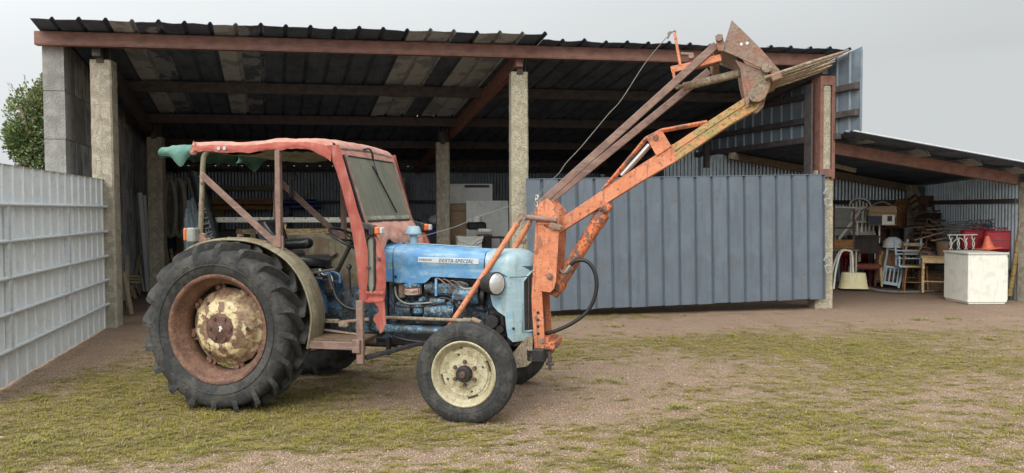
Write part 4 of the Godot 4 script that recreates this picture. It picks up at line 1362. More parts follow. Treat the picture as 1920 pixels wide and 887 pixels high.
	for k in 3: b.tube([Vector3.ZERO, V(cos(TAU * k / 3 + .4), sin(TAU * k / 3 + .4), .0) * .2], .009, 6)
	b.cyl(V(0, 0, -.03), V(0, 0, .02), .03, 12); b.cyl(V(0, 0, -.4), V(0, 0, 0), .018, 10)
	part("spokes", b, M.black_iron, sw)
	# dash and battery box in front of the driver
	b = B.new()
	b.box(V(.99, 1.02, 0), V(.16, .36, .42), .05)
	part("dashboard", b, M.chipped_blue, t)
	# step boards on a brown frame
	var stp = hold("step", t)
	for k in 4:
		b = B.new()
		b.box(V(.86, .535, .36 + .075 * k), V(.44, .02, .068), .004, bas(0, rnd(-.02, .02), 0))
		part("plank", b, M.wood_step, stp)
	b = B.new()
	b.box(V(.865, .5, .63), V(.42, .058, .022), .004); b.box(V(.865, .5, .34), V(.42, .05, .022), .004)
	part("step_frame", b, M.rusty_iron, stp)
	b = B.new()
	b.box(V(1.065, .6, .6), V(.055, .47, .035), .004); b.box(V(1.045, .5, .628), V(.06, .1, .03), .004)
	part("step_post", b, M.rusty_iron, stp)
	b = B.new()
	b.beam(V(1.08, .4, .55), V(1.5, .5, .25), .05, .03, .004); b.beam(V(1.12, .36, .2), V(1.12, .5, .2), .04, .03, .004); b.box(V(1.3, .46, 0), V(.4, .06, .3), .01)
	part("under_frame", b, M.black_iron, t)

func tractor_engine(t: Node3D):
	var b := B.new()
	b.box(V(1.5, .79, 0), V(.82, .4, .3), .02); b.box(V(1.5, .6, 0), V(.8, .16, .26), .03); b.box(V(1.95, .75, 0), V(.14, .34, .3), .02)
	part("engine_block", b, M.greasy_blue, t)
	b = B.new()
	b.box(V(1.5, 1.03, 0), V(.78, .16, .26), .02); b.box(V(1.2, .85, 0), V(.1, .3, .34), .02)
	part("cylinder_head", b, M.black_iron, t)
	b = B.new()
	b.box(V(1.48, .5, 0), V(.76, .16, .26), .03); b.box(V(.95, .47, 0), V(.4, .14, .22), .02)
	part("sump", b, M.black_iron, t)
	b = B.new()
	for k in 9: b.box(V(1.18 + .085 * k + rnd(-.02, .02), .72 + rnd(-.08, .18), .16 + rnd(0, .03)), V(rnd(.04, .1), rnd(.04, .1), .05), .012)
	part("engine_cover", b, M.chipped_blue, t)
	b = B.new()
	for k in 14: bolt(b, V(1.15 + .058 * k, .66 + .26 * rng.randf(), .15), V(0, 0, 1), .012, rnd(.02, .05))
	part("engine_bolt", b, M.black_iron, t)
	# fuel filter with its printed label
	var ff = hold("fuel_filter", t, V(1.335, .885, .215), bas(-PI / 2, 0, 0))
	b = B.new()
	b.lathe([Vector2(.0, -.05), Vector2(.05, -.048), Vector2(.07, -.035), Vector2(.07, .022)], 24, 0, TAU, .6)
	part("canister", b, M.filter_label, ff)
	b = B.new()
	b.lathe([Vector2(.074, .018), Vector2(.076, .03), Vector2(.07, .045), Vector2(.03, .06), Vector2(0, .06)], 24, 0, TAU, .6)
	part("filter_head", b, M.chipped_blue, ff)
	b = B.new()
	b.cyl(V(1.24, .96, .2), V(1.24, .82, .2), .03, 10); b.cyl(V(1.23, .97, .21), V(1.23, .93, .21), .04, 10)
	part("sediment_bowl", b, M.mossy_iron, t)
	# injection pump with its pipes
	b = B.new()
	b.box(V(1.6, .89, .19), V(.26, .09, .1), .02); b.cyl(V(1.44, .9, .2), V(1.5, .9, .2), .05, 14); b.cyl(V(1.5, .89, .2), V(1.56, .89, .2), .038, 12); b.box(V(1.74, .89, .18), V(.08, .12, .1), .02)
	part("injection_pump", b, M.chipped_blue, t)
	b = B.new()
	b.beam(V(1.535, .975, .245), V(1.535, .84, .25), .02, .012, .003)
	part("stop_lever", b, M.blue_paint, t)
	for k in 4:
		b = B.new()
		b.tube(spline([V(1.52 + .05 * k, .93, .2), V(1.53 + .06 * k, .98 - .01 * k, .24), V(1.6 + .05 * k, .95, .26), V(1.7 + .03 * k, .84 + .03 * k, .24)], 4), .005, 5)
		part("injector_pipe", b, M.rusty_iron, t)
	for k in 3:
		b = B.new()
		b.tube(spline([[V(1.18, .9, .2), V(1.22, .82, .25), V(1.32, .775, .25), V(1.58, .8, .24)], [V(1.14, .86, .22), V(1.2, .77, .26), V(1.38, .75, .25), V(1.6, .79, .25)], [V(1.7, .95, .22), V(1.74, .91, .25), V(1.8, .9, .25), V(1.88, .93, .22)]][k], 6), [.007, .006, .008][k], 7)
		part("fuel_pipe", b, [M.hose_grey, M.black_iron, M.hose_grey][k], t)
	# wires
	for k in 4:
		b = B.new()
		b.tube(spline([V(1.5 + .05 * k, .79, .2), V(1.58 + .05 * k, .83 + .015 * k, .24), V(1.68 + .03 * k, .8 - .02 * k, .25), V(1.73, .74, .24)], 5), .004, 5)
		part("wire", b, [M.rust_rim, M.black_rubber, M.black_rubber, M.rust_rim][k], t)
	# starter motor, oil filter, dynamo with pulley and belt
	b = B.new()
	b.cyl(V(1.46, .72, .22), V(1.66, .715, .22), .052, 20); b.cyl(V(1.44, .72, .22), V(1.46, .72, .22), .045, 16); b.cyl(V(1.48, .795, .22), V(1.6, .79, .22), .03, 14)
	b.cyl(V(1.665, .715, .22), V(1.675, .715, .22), .055, 20)
	part("starter_motor", b, M.chipped_blue, t)
	b = B.new()
	b.cyl(V(1.2, .72, .2), V(1.32, .72, .2), .062, 20); b.box(V(1.38, .74, .2), V(.08, .1, .1), .015); b.cyl(V(1.4, .8, .24), V(1.44, .82, .24), .02, 10)
	part("oil_filter", b, M.chipped_blue, t)
	b = B.new()
	b.cyl(V(1.68, .845, .21), V(1.87, .845, .21), .066, 22); b.box(V(1.72, .84, .27), V(.1, .05, .02), .005); b.beam(V(1.7, .92, .2), V(1.73, .78, .27), .025, .015, .003)
	part("dynamo", b, M.chipped_blue, t)
	b = B.new()
	b.cyl(V(1.885, .845, .21), V(1.915, .845, .21), .052, 20); b.cyl(V(1.89, .72, .04), V(1.915, .72, .04), .08, 20); b.cyl(V(1.89, .94, .0), V(1.915, .94, .0), .07, 20)
	part("pulley", b, M.black_iron, t)
	b = B.new()
	b.tube([V(1.9, .9, .22), V(1.9, 1.0, .03), V(1.9, .9, -.06), V(1.9, .7, -.04), V(1.9, .645, .06), V(1.9, .8, .25)], .009, 5, false, true)
	part("fan_belt", b, M.black_rubber, t)
	# drag link and side rail
	b = B.new()
	b.cyl(V(1.1, .68, .36), V(1.8, .682, .4), .0135, 10); b.box(V(1.83, .682, .4), V(.08, .035, .035), .008); b.cyl(V(1.87, .69, .4), V(1.94, .67, .42), .02, 8)
	part("drag_link", b, M.mossy_iron, t)
	b = B.new()
	b.cyl(V(1.08, .595, .33), V(1.86, .575, .33), .033, 14)
	part("radius_rod", b, M.chipped_blue, t)
	b = B.new()
	b.tube(spline([V(1.12, .6, .3), V(1.25, .52, .32), V(1.5, .49, .3), V(1.8, .5, .25)], 5), .012, 7)
	part("hydraulic_hose", b, M.black_rubber, t)
	# front axle and steering parts
	b = B.new()
	b.box(V(1.9, .42, 0), V(.09, .1, 1.0), .02); b.cyl(V(1.9, .3, .52), V(1.9, .5, .52), .035, 12); b.cyl(V(1.9, .3, -.52), V(1.9, .5, -.52), .035, 12); b.cyl(V(1.89, .342, -.56), V(1.89, .342, .56), .025, 10)
	part("front_axle", b, M.black_iron, t)
	b = B.new()
	b.box(V(2.02, .6, 0), V(.2, .3, .34), .02); b.box(V(2.05, .62, .19), V(.06, .2, .06), .02); b.cyl(V(1.98, .66, .2), V(1.98, .66, .27), .05, 12); b.cyl(V(2.04, .6, .2), V(2.04, .6, .26), .03, 10)
	part("axle_support", b, M.black_iron, t)

func tractor_cab(t: Node3D):
	# roll frame
	for s in [1.0, -1.0]:
		var b := B.new()
		b.tube(spline([V(-.31, 1.24, .545 * s), V(-.285, 1.6, .545 * s), V(-.27, 1.86, .545 * s), V(-.255, 1.94, .54 * s), V(-.19, 1.985, .54 * s), V(.0, 1.99, .54 * s), V(.5, 1.99, .53 * s), V(.84, 1.96, .5 * s)], 6), .021, 10)
		part("roof_tube", b, M.cream_fender if s > 0 else M.rusty_iron, t)
		b = B.new()
		b.box(V(.385, 1.59, .55 * s), V(.042, .74, .042), .004)
		part("roof_post", b, M.rusty_iron, t)
		b = B.new()
		b.beam(V(-.28, 1.79, .56 * s), V(.385, 1.23, .56 * s), .012, .052, .003); b.box(V(.37, 1.25, .55 * s), V(.1, .12, .02), .003)
		part("diagonal_brace", b, M.rusty_iron, t)
		b = B.new()
		b.box(V(-.3, 1.27, .55 * s), V(.1, .12, .05), .01); b.box(V(-.24, 1.25, .55 * s), V(.06, .08, .03), .006)
		for q in [V(-.27, 1.6, .57 * s), V(-.27, 1.72, .57 * s)]: bolt(b, q, V(0, 0, s), .011, .01)
		part("frame_foot", b, M.rusty_iron, t)
		b = B.new()
		b.tube([V(.9, 1.92, .47 * s), V(1.06, 1.41, .47 * s), V(1.07, .82, .53 * s)], .018, 8)
		part("front_post", b, M.rusty_iron, t)
	var b := B.new()
	b.tube([V(-.2, 1.985, -.54), V(-.2, 2.0, 0), V(-.2, 1.985, .54)], .018, 8); b.tube([V(.385, 1.97, -.55), V(.385, 2.02, 0), V(.385, 1.97, .55)], .018, 8); b.tube([V(.86, 1.96, -.5), V(.86, 1.98, 0), V(.86, 1.96, .5)], .018, 8)
	part("roof_bar", b, M.rusty_iron, t)
	b = B.new()
	bolt(b, V(-.06, 1.985, .56), V(0, 0, 1), .016, .015); bolt(b, V(-.11, 1.985, .56), V(0, 0, 1), .016, .015)
	part("frame_bolt", b, M.bright_metal, t)
	# small radio box hung by the far post
	b = B.new()
	b.box(V(-.1, 1.72, -.5), V(.03, .2, .05), .006); b.box(V(-.07, 1.8, -.48), V(.05, .05, .04), .006); b.cyl(V(-.06, 1.83, -.48), V(-.03, 1.84, -.48), .012, 7)
	part("work_lamp", b, M.black_iron, t)
	var cv = hold("canvas_cab", t)
	var f := FastNoiseLite.new()
	f.seed = 31; f.frequency = 2.2; f.fractal_octaves = 3
	var lift := func(x: float, z: float) -> float:
		var hang = -.022 * pow(sin(clampf((x + .2) / .585, 0, 1) * PI), 2) - .02 * pow(sin(clampf((x - .385) / .45, 0, 1) * PI), 2)
		return hang * (1 - z * z / .4) + .014 * f.get_noise_2d(x * 1.2, z * 1.2) + .007 * absf(f.get_noise_2d(x * 4.0 + 7, z * .8))
	# roof sheet with a skirt on both sides
	var roof := func(u: float, w: float) -> Vector3:
		var x = lerpf(-.36, .83, u)
		var s = (w - .5) * 2.0
		var y = pick([[-.4, 2.035], [-.1, 2.035], [.1, 2.035], [.35, 2.045], [.62, 2.055], [.76, 2.035], [.83, 2.0]], x)
		if absf(s) < .74:
			var z = s / .74 * .535
			return V(x, y + .018 * (1 - pow(s / .74, 2)) + lift.call(x, z), z)
		var d = (absf(s) - .74) / .26
		var deep = .085 + .014 * f.get_noise_1d(x * 3.0) + .05 * smoothstep(.6, .83, x) - .02 * smoothstep(.0, -.36, x)
		return V(x, y - deep * d + lift.call(x, .53) * (1 - d * .4), (.535 + .03 * sin(d * PI * .6) + .006 * f.get_noise_2d(x * 4.0, d)) * signf(s))
	b = B.new()
	b.surf(func(u, w): return roof.call(u, lerpf(.085, .915, w)), 56, 36)
	part("roof_cover", b, M.faded_canvas, cv)
	for s in [1.0, -1.0]:
		b = B.new()
		b.surf(func(u, w): return roof.call(u, lerpf(.915, 1.0, w) if s > 0 else lerpf(.085, .0, w)) + V(0, 0, .003 * s), 56, 6)
		part("roof_skirt", b, M.red_canvas, cv)
	# the hanging grey lining
	b = B.new()
	b.surf(func(u, w):
		var x = lerpf(-.25, .8, u)
		var z = (w - .5) * 1.02
		return V(x, 1.965 + .02 * f.get_noise_2d(x * 3, z * 2) - .035 * pow(sin(clampf((x + .2) / .585, 0, 1) * PI), 2) - .02 * sin(clampf((x - .385) / .45, 0, 1) * PI), z), 26, 14)
	part("roof_lining", b, M.grey_canvas, cv)
	# green end that overhangs behind
	b = B.new()
	b.surf(func(u, w):
		var x = lerpf(-.34, -.66, u)
		var s = (w - .5) * 2.0
		var z = clampf(s * 1.4, -1, 1) * .52
		var d = maxf(0, absf(s) - .714) / .286
		var drop = d * (.07 + .1 * exp(-pow((x + .47) / .07, 2)))
		return V(x - .02 * d, 2.03 - .02 * u * u - drop + .012 * f.get_noise_2d(x * 6, z * 3), z + .03 * signf(s) * sin(d * 3.0)), 16, 36)
	b.surf(func(u, w):
		var z = (w - .5) * 1.04
		return V(-.655 - .02 * sin(u * 3) + .01 * f.get_noise_2d(z * 7, u * 2), 2.01 - .09 * u * (1 + .3 * f.get_noise_1d(z * 4)), z), 5, 24)
	part("rear_flap", b, M.green_canvas, cv)
	# knot of cloth where the green starts
	b = B.new()
	b.surf(func(u, w): return V(-.345 + .022 * cos(w * TAU) * (1 + .5 * f.get_noise_2d(u * 8, w * 6)), 2.03 - .07 * u + .02 * sin(w * TAU), .55 + .02 * cos(w * TAU + u * 3)), 8, 10)
	part("canvas_tie", b, M.faded_canvas, cv)
	# front brow over the windscreen
	b = B.new()
	b.surf(func(u, w):
		var z = (w - .5) * 1.07
		var p = [Vector2(.815, 2.02), Vector2(.845, 2.005), Vector2(.868, 1.975), Vector2(.885, 1.935), Vector2(.893, 1.915)]
		var k = minf(u * 4, 3.999)
		var q = p[int(k)].lerp(p[int(k) + 1], k - int(k))
		return V(q.x + .003 * f.get_noise_2d(z * 3, u), q.y + .02 * (1 - 4 * pow(w - .5, 2)) * (1 - u) + .004 * f.get_noise_2d(z * 3, u * 2), z), 8, 24)
	part("front_brow", b, M.faded_canvas, cv)
	# side panels
	for s in [1.0, -1.0]:
		b = B.new()
		var lft = [Vector2(.785, 1.985), Vector2(.82, 1.9), Vector2(.865, 1.78), Vector2(.905, 1.66), Vector2(.945, 1.5), Vector2(.975, 1.36), Vector2(1.0, 1.2), Vector2(1.015, 1.05), Vector2(1.025, .92), Vector2(1.03, .825)]
		var rgt = [Vector2(.89, 1.99), Vector2(.915, 1.9), Vector2(.95, 1.78), Vector2(.985, 1.66), Vector2(1.03, 1.5), Vector2(1.075, 1.36), Vector2(1.105, 1.2), Vector2(1.105, 1.05), Vector2(1.095, .92), Vector2(1.09, .83)]
		b.surf(func(u, w):
			var k = minf(u * 9, 8.999)
			var i = int(k)
			var l = lft[i].lerp(lft[i + 1], k - i)
			var r = rgt[i].lerp(rgt[i + 1], k - i)
			var q = l.lerp(r, w)
			var bulge = .022 * sin(w * PI) + .007 * f.get_noise_2d(q.x * 5 + 5 * s, q.y * 2) + .004 * sin(q.y * 40.0 + q.x * 30) * smoothstep(1.2, .85, q.y)
			return V(q.x, q.y, (.53 + bulge + .02 * (1 - u)) * s), 44, 10)
		part("side_panel", b, M.red_canvas, cv)
		# strip in front of the slit window
		b = B.new()
		b.surf(func(u, w):
			var y = lerpf(1.36, .825, u)
			var xl = pick([[.82, 1.145], [.95, 1.145], [1.3, 1.15], [1.37, 1.11]], y)
			var xr = pick([[.82, 1.225], [.95, 1.235], [1.16, 1.235], [1.26, 1.2], [1.37, 1.13]], y)
			return V(lerpf(xl, xr, w), y, (.515 + .014 * sin(w * PI) + .014 * f.get_noise_2d(w * 3 + 8, y * 5)) * s), 24, 6)
		b.surf(func(u, w): return V(lerpf(1.03, 1.225, w), lerpf(.9, .815, u) - .012 * f.get_noise_1d(w * 9.0) * u, (.533 + .012 * f.get_noise_2d(w * 4, u * 3) + .01 * sin(u * 9)) * s), 6, 12)
		part("door_strip", b, M.red_canvas, cv)
		b = B.new()
		b.prism([Vector2(1.09, 1.28), Vector2(1.115, 1.31), Vector2(1.14, 1.31), Vector2(1.152, 1.27), Vector2(1.152, .94), Vector2(1.135, .885), Vector2(1.105, .885), Vector2(1.09, .95)], .512 * s, .52 * s, .002)
		part("slit_window", b, M.dirty_glass, cv)
		b = B.new()
		var sl = []
		for q in [Vector2(1.09, 1.28), Vector2(1.115, 1.31), Vector2(1.14, 1.31), Vector2(1.152, 1.27), Vector2(1.152, .94), Vector2(1.135, .885), Vector2(1.105, .885), Vector2(1.09, .95)]: sl.append(V(q.x, q.y, .53 * s))
		b.tube(sl, .008, 6, false, true)
		part("slit_seal", b, M.black_rubber, cv)
		b = B.new()
		b.cyl(V(1.19, 1.14, .525 * s), V(1.19, 1.14, .545 * s), .014, 10); b.cyl(V(1.1, 1.08, .54 * s), V(1.13, 1.075, .56 * s), .008, 6)
		part("canvas_stud", b, M.dark_steel, cv)
	# torn piece hanging below
	b = B.new()
	b.prism([Vector2(1.141, 0.823), Vector2(1.23, 0.829), Vector2(1.237, 0.75), Vector2(1.241, 0.663), Vector2(1.219, 0.603), Vector2(1.193, 0.583), Vector2(1.177, 0.63), Vector2(1.139, 0.688), Vector2(1.148, 0.712), Vector2(1.187, 0.745), Vector2(1.183, 0.776)], .53, .536, .001)
	part("torn_flap", b, M.red_canvas, cv)
	# apron between the windscreen and the hood
	b = B.new()
	b.surf(func(u, w):
		var z = (w - .5) * 1.03
		var bot = 1.235 - .06 * smoothstep(.22, .5, absf(z)) + .04 * exp(-pow((z - .2) / .07, 2))
		var y = lerpf(1.415, bot, u)
		return V(1.055 + (1.415 - y) * .5 + .018 * f.get_noise_2d(z * 2.5, y * 3) + .02 * sin(u * PI), y + .004 * f.get_noise_2d(z * 9, u), z), 16, 40)
	part("front_apron", b, M.faded_canvas, cv)
	# windscreen, tilted, set in a thin frame
	var ws = hold("windscreen", t, V(.975, 1.665, 0), bas(0, 0, .31))
	b = B.new()
	b.box(Vector3.ZERO, V(.006, .51, .98), .001)
	part("pane", b, M.dirty_glass, ws)
	b = B.new()
	for s in [1.0, -1.0]: b.box(V(.0, 0, .495 * s), V(.016, .535, .014), .003)
	b.box(V(0, .262, 0), V(.016, .012, .98), .003); b.box(V(0, -.262, 0), V(.016, .012, .98), .003)
	part("screen_frame", b, M.black_rubber, ws)
	b = B.new()
	b.box(V(.004, -.235, 0), V(.004, .03, .97))
	part("frosted_edge", b, M.grey_canvas, ws)
	b = B.new()
	b.tube(spline([V(-.02, .34, .1), V(.04, .335, .06), V(.045, .29, .04), V(.03, .25, .02)], 4), .008, 6); b.beam(V(.014, .2, .03), V(.02, -.2, -.16), .012, .01, .002); b.beam(V(.03, .28, .03), V(.018, .05, -.02), .006, .006, .001)
	part("wiper", b, M.black_rubber, ws)
	# indicators on the front posts
	for s in [1.0, -1.0]:
		var li = hold("indicator", t, V(1.16, 1.35, .53 * s))
		b = B.new()
		b.beam(V(-.12, .04, -.01 * s), V(-.02, .02, 0), .03, .045, .006); b.box(V(-.015, .0, 0), V(.05, .08, .06), .012, bas(0, 0, -.2))
		part("indicator_arm", b, M.black_iron, li)
		b = B.new()
		b.box(V(.025, .0, 0), V(.045, .058, .065), .01)
		part("amber_lens", b, M.amber_lens, li)
		b = B.new()
		b.box(V(.056, .0, 0), V(.02, .05, .06), .008)
		part("clear_lens", b, M.white_plastic, li)
	# rear lamp on the fender
	for s in [1.0, -1.0]:
		var rl = hold("rear_lamp", t, V(-.36, 1.315, .6 * s))
		b = B.new()
		b.box(V(.025, 0, 0), V(.075, .115, .07), .012)
		part("lamp_box", b, M.grey_paint, rl)
		b = B.new()
		b.box(V(-.025, .005, 0), V(.03, .1, .07), .01)
		part("lens", b, M.amber_lens, rl)
		b = B.new()
		b.box(V(.07, -.05, -.03 * s), V(.1, .09, .02), .006, bas(0, 0, -.5))
		part("lamp_bracket", b, M.rust_plate, rl)

func tractor_loader(t: Node3D):
	var l = hold("front_loader", t)
	var b: B
	# masts: a near and a far column of channel steel, each with a box plate
	for s in [1.0, -1.0]:
		var z = .15 * s
		b = B.new()
		poly(b, [Vector2(2.3, 1.43), Vector2(2.385, 1.36), Vector2(2.345, .86), Vector2(2.37, .42), Vector2(2.285, .42), Vector2(2.262, .83)], z, .012); 
		b.prism([Vector2(2.3, 1.43), Vector2(2.312, 1.43), Vector2(2.274, .83), Vector2(2.297, .42), Vector2(2.285, .42), Vector2(2.262, .83)], z - .055 * s, z, .0)
		part("mast_channel", b, M.orange_paint, l)
		b = B.new()
		poly(b, [Vector2(2.375, 1.36), Vector2(2.482, 1.36), Vector2(2.455, .96), Vector2(2.44, .905), Vector2(2.41, .875), Vector2(2.335, .885), Vector2(2.342, 1.0)], z + .012 * s, .012, .004)
		part("mast_plate", b, M.orange_paint, l)
		b = B.new()
		poly(b, [Vector2(2.29, 1.5), Vector2(2.335, 1.55), Vector2(2.392, 1.585), Vector2(2.482, 1.49), Vector2(2.482, 1.39), Vector2(2.31, 1.385)], z + .006 * s, .016, .004)
		part("mast_head", b, M.orange_paint, l)
		b = B.new()
		for y in [.72, .665, .615, .56]: b.cyl(V(2.315, y, z + .0 * s), V(2.315, y, z + .008 * s), .012, 12)
		part("bolt_hole", b, M.black_iron, l)
		b = B.new()
		bolt(b, V(2.345, .51, z + .006 * s), V(0, 0, s), .022, .014); bolt(b, V(2.41, 1.0, z + .018 * s), V(0, 0, s), .026, .016); bolt(b, V(2.41, 1.0, z + .03 * s), V(0, 0, s), .014, .018)
		part("mast_bolt", b, M.rust_plate, l)
		# worn stay that ends in the brace
		b = B.new()
		b.cyl(V(2.2, 1.445, z + .03 * s), V(2.465, 1.422, z + .03 * s), .02, 10); b.cyl(V(2.205, 1.445, z + .005 * s), V(2.205, 1.445, z + .06 * s), .03, 12)
		part("stay_pin", b, M.rust_plate, l)
		b = B.new()
		b.tube([V(2.2, 1.44, z + .05 * s), V(2.17, 1.395, z + .07 * s)], .014, 8)
		part("brace_eye", b, M.rusty_iron, l)
		b = B.new()
		b.tube([V(2.175, 1.4, z + .068 * s), V(1.66, .6, .36 * s)], .021, 12)
		part("brace_tube", b, M.orange_paint, l)
	b = B.new()
	for y in [.5, 1.2, 1.5]: b.box(V(2.36, y, 0), V(.07, .07, .29), .006)
	b.box(V(2.4, .47, 0), V(.09, .06, .32), .006)
	part("mast_cross_piece", b, M.orange_worn, l)
	b = B.new()
	b.cyl(V(2.44, 1.375, -.19), V(2.44, 1.375, .19), .028, 14); b.beam(V(2.41, 1.385, .185), V(2.5, 1.36, .185), .02, .045, .008)
	part("boom_pin", b, M.mossy_iron, l)
	# boom
	b = B.new()
	b.prism([Vector2(2.456, 1.316), Vector2(2.464, 1.426), Vector2(3.07, 1.828), Vector2(3.309, 1.975), Vector2(3.348, 1.858), Vector2(3.07, 1.698)], -.06, .06, .006)
	part("boom", b, M.orange_paint, l)
	b = B.new()
	b.prism([Vector2(3.302, 1.968), Vector2(3.566, 2.138), Vector2(3.596, 2.157), Vector2(3.806, 2.291), Vector2(3.952, 2.304), Vector2(3.902, 2.211), Vector2(3.711, 2.103), Vector2(3.34, 1.854)], -.062, .062, .006)
	b.prism([Vector2(3.309, 1.952), Vector2(3.806, 2.268), Vector2(3.817, 2.245), Vector2(3.317, 1.921)], .06, .07, .003)
	part("boom_end", b, M.mossy_orange, l)
	# bracket for the ram with its guard rods
	b = B.new()
	for z in [.065, -.065]: b.prism([Vector2(3.117, 2.022), Vector2(3.218, 2.07), Vector2(3.233, 2.07), Vector2(3.298, 1.959), Vector2(3.191, 1.888)], z - .007, z + .007, .003)
	part("ram_bracket", b, M.orange_paint, l)
	b = B.new()
	b.cyl(Vector3(3.182, 2.029, 0.06), Vector3(3.184, 2.027, 0.09), .022, 14)
	part("bracket_pin", b, M.orange_worn, l)
	for z in [.05, -.05]:
		b = B.new()
		b.tube([Vector3(2.784, 1.638, 0.05) * V(1, 1, 0) + V(0, 0, z), Vector3(2.912, 1.788, 0.05) * V(1, 1, 0) + V(0, 0, z), Vector3(3.112, 2.024, 0.05) * V(1, 1, 0) + V(0, 0, z), Vector3(3.224, 2.08, 0.05) * V(1, 1, 0) + V(0, 0, z), Vector3(3.551, 2.132, 0.05) * V(1, 1, 0) + V(0, 0, z)], .012, 8)
		part("guard_rod", b, M.orange_worn, l)
	for z in [.028, -.028]:
		b = B.new()
		b.cyl(Vector3(2.931, 1.75, 0) + V(0, 0, z), Vector3(3.136, 1.977, 0) + V(0, 0, z), .018, 12)
		part("ram_rod", b, M.bright_metal, l)
	# lift ram
	b = B.new()
	b.cyl(Vector3(2.444, 0.915, -0), Vector3(2.778, 1.449, -0), .05, 20); b.cyl(Vector3(2.427, 0.89, 0), Vector3(2.465, 0.948, -0), .058, 20); b.cyl(Vector3(2.737, 1.384, -0), Vector3(2.79, 1.469, -0), .056, 20)
	part("lift_ram", b, M.orange_worn, l)
	b = B.new()
	b.cyl(Vector3(2.79, 1.469, -0), Vector3(2.834, 1.529, -0), .03, 12); b.box(Vector3(2.818, 1.517, -0), V(.07, .07, .13), .01, Basis(V(0, 0, 1), .9)); b.cyl(Vector3(2.398, 0.84, -0), Vector3(2.444, 0.915, -0), .045, 12)
	part("ram_eye", b, M.orange_worn, l)
	# parallel links to the fork
	for s in [1.0, -1.0]:
		b = B.new()
		var a = Vector3(2.324, 1.54, 0.12) if s > 0 else Vector3(2.382, 1.587, -0.12)
		var c = Vector3(3.611, 2.668, 0.12) if s > 0 else Vector3(3.568, 2.526, -0.12)
		b.beam(a, c, .02, .055, .004)
		part("parallel_link", b, M.rusty_iron, l)
	# pivot block
	b = B.new()
	b.prism([Vector2(3.604, 2.729), Vector2(3.651, 2.737), Vector2(3.67, 2.657), Vector2(3.659, 2.616), Vector2(3.622, 2.622)], .095, .145, .004); b.cyl(Vector3(3.629, 2.708, 0.12) + V(0, 0, .02), Vector3(3.629, 2.708, 0.12) + V(0, 0, .05), .024, 12)
	part("link_pivot", b, M.rust_plate, l)
	b = B.new()
	b.prism([Vector2(3.567, 2.578), Vector2(3.625, 2.583), Vector2(3.645, 2.495), Vector2(3.591, 2.458)], -.145, -.1, .004); b.beam(Vector3(3.619, 2.668, 0.1), Vector3(3.61, 2.501, -0.1), .05, .05, .005)
	part("link_pivot", b, M.rust_plate, l)
	# fork: end plates, curved back, rails and tines
	var fk = [Vector2(3.716, 2.835), Vector2(3.67, 2.683), Vector2(3.637, 2.629), Vector2(3.747, 2.578), Vector2(3.921, 2.483), Vector2(3.992, 2.443), Vector2(4.046, 2.462), Vector2(3.999, 2.517), Vector2(3.916, 2.621), Vector2(3.837, 2.708)]
	for z in [.12, -.42]:
		b = B.new()
		b.prism(fk, z - .008, z + .008, .003)
		part("fork_side_plate", b, M.rust_plate, l)
	b = B.new()
	b.cyl(Vector3(3.953, 2.485, 0.12), Vector3(3.953, 2.485, 0.12) + V(0, 0, .035), .034, 16)
	part("fork_pin", b, M.mossy_iron, l)
	b = B.new()
	for q in [[1390, 80], [1401, 81]]: b.cyl(Vector3(3.782, 2.661, 0.128) if q[0] == 1390 else Vector3(3.822, 2.666, 0.128), (Vector3(3.782, 2.661, 0.128) if q[0] == 1390 else Vector3(3.822, 2.666, 0.128)) + V(0, 0, .003), .011, 10)
	part("plate_hole", b, M.white_print, l)
	var bk = [Vector2(3.649, 2.646), Vector2(3.74, 2.588), Vector2(3.785, 2.516), Vector2(3.801, 2.418), Vector2(3.831, 2.301), Vector2(3.854, 2.223)]
	b = B.new()
	b.surf(func(u, w):
		var k = minf(u * 5, 4.999)
		var q = bk[int(k)].lerp(bk[int(k) + 1], k - int(k))
		return V(q.x + .015 * sin(w * PI), q.y, lerpf(.1, -.42, w)), 15, 8)
	b.surf(func(u, w):
		var k = minf(u * 5, 4.999)
		var q = bk[int(k)].lerp(bk[int(k) + 1], k - int(k))
		return V(q.x + .03 + .015 * sin(w * PI), q.y + .006, lerpf(.1, -.42, w)), 15, 8)
	b.prism([Vector2(3.741, 2.561), Vector2(3.93, 2.477), Vector2(3.974, 2.445), Vector2(3.913, 2.41), Vector2(3.859, 2.318), Vector2(3.823, 2.206), Vector2(3.793, 2.378), Vector2(3.778, 2.491)], .085, .097, .003)
	part("fork_back", b, M.rust_plate, l)
	b = B.new()
	b.prism([Vector2(3.83, 2.278), Vector2(3.855, 2.345), Vector2(3.877, 2.404), Vector2(3.898, 2.448), Vector2(3.977, 2.448), Vector2(3.992, 2.407), Vector2(3.974, 2.332), Vector2(3.946, 2.273), Vector2(3.91, 2.252), Vector2(3.863, 2.254)], .0, .105, .012)
	part("fork_knuckle", b, M.mossy_iron, l)
	b = B.new()
	b.prism([Vector2(3.855, 2.21), Vector2(3.913, 2.242), Vector2(3.956, 2.294), Vector2(3.942, 2.226), Vector2(3.899, 2.182), Vector2(3.859, 2.184)], -.04, .05, .008)
	part("fork_hook", b, M.rust_plate, l)
	b = B.new()
	b.box(Vector3(4.018, 2.42, -0) * V(1, 1, 0) + V(0, 0, -.15), V(.07, .05, .62), .006, Basis(V(0, 0, 1), .35))
	part("fork_rail", b, M.mossy_iron, l)
	var p0 = Vector3(4.019, 2.434, 0.14) * V(1, 1, 0)
	var dir = (Vector2(4.499, 2.594) - Vector2(4.033, 2.434))
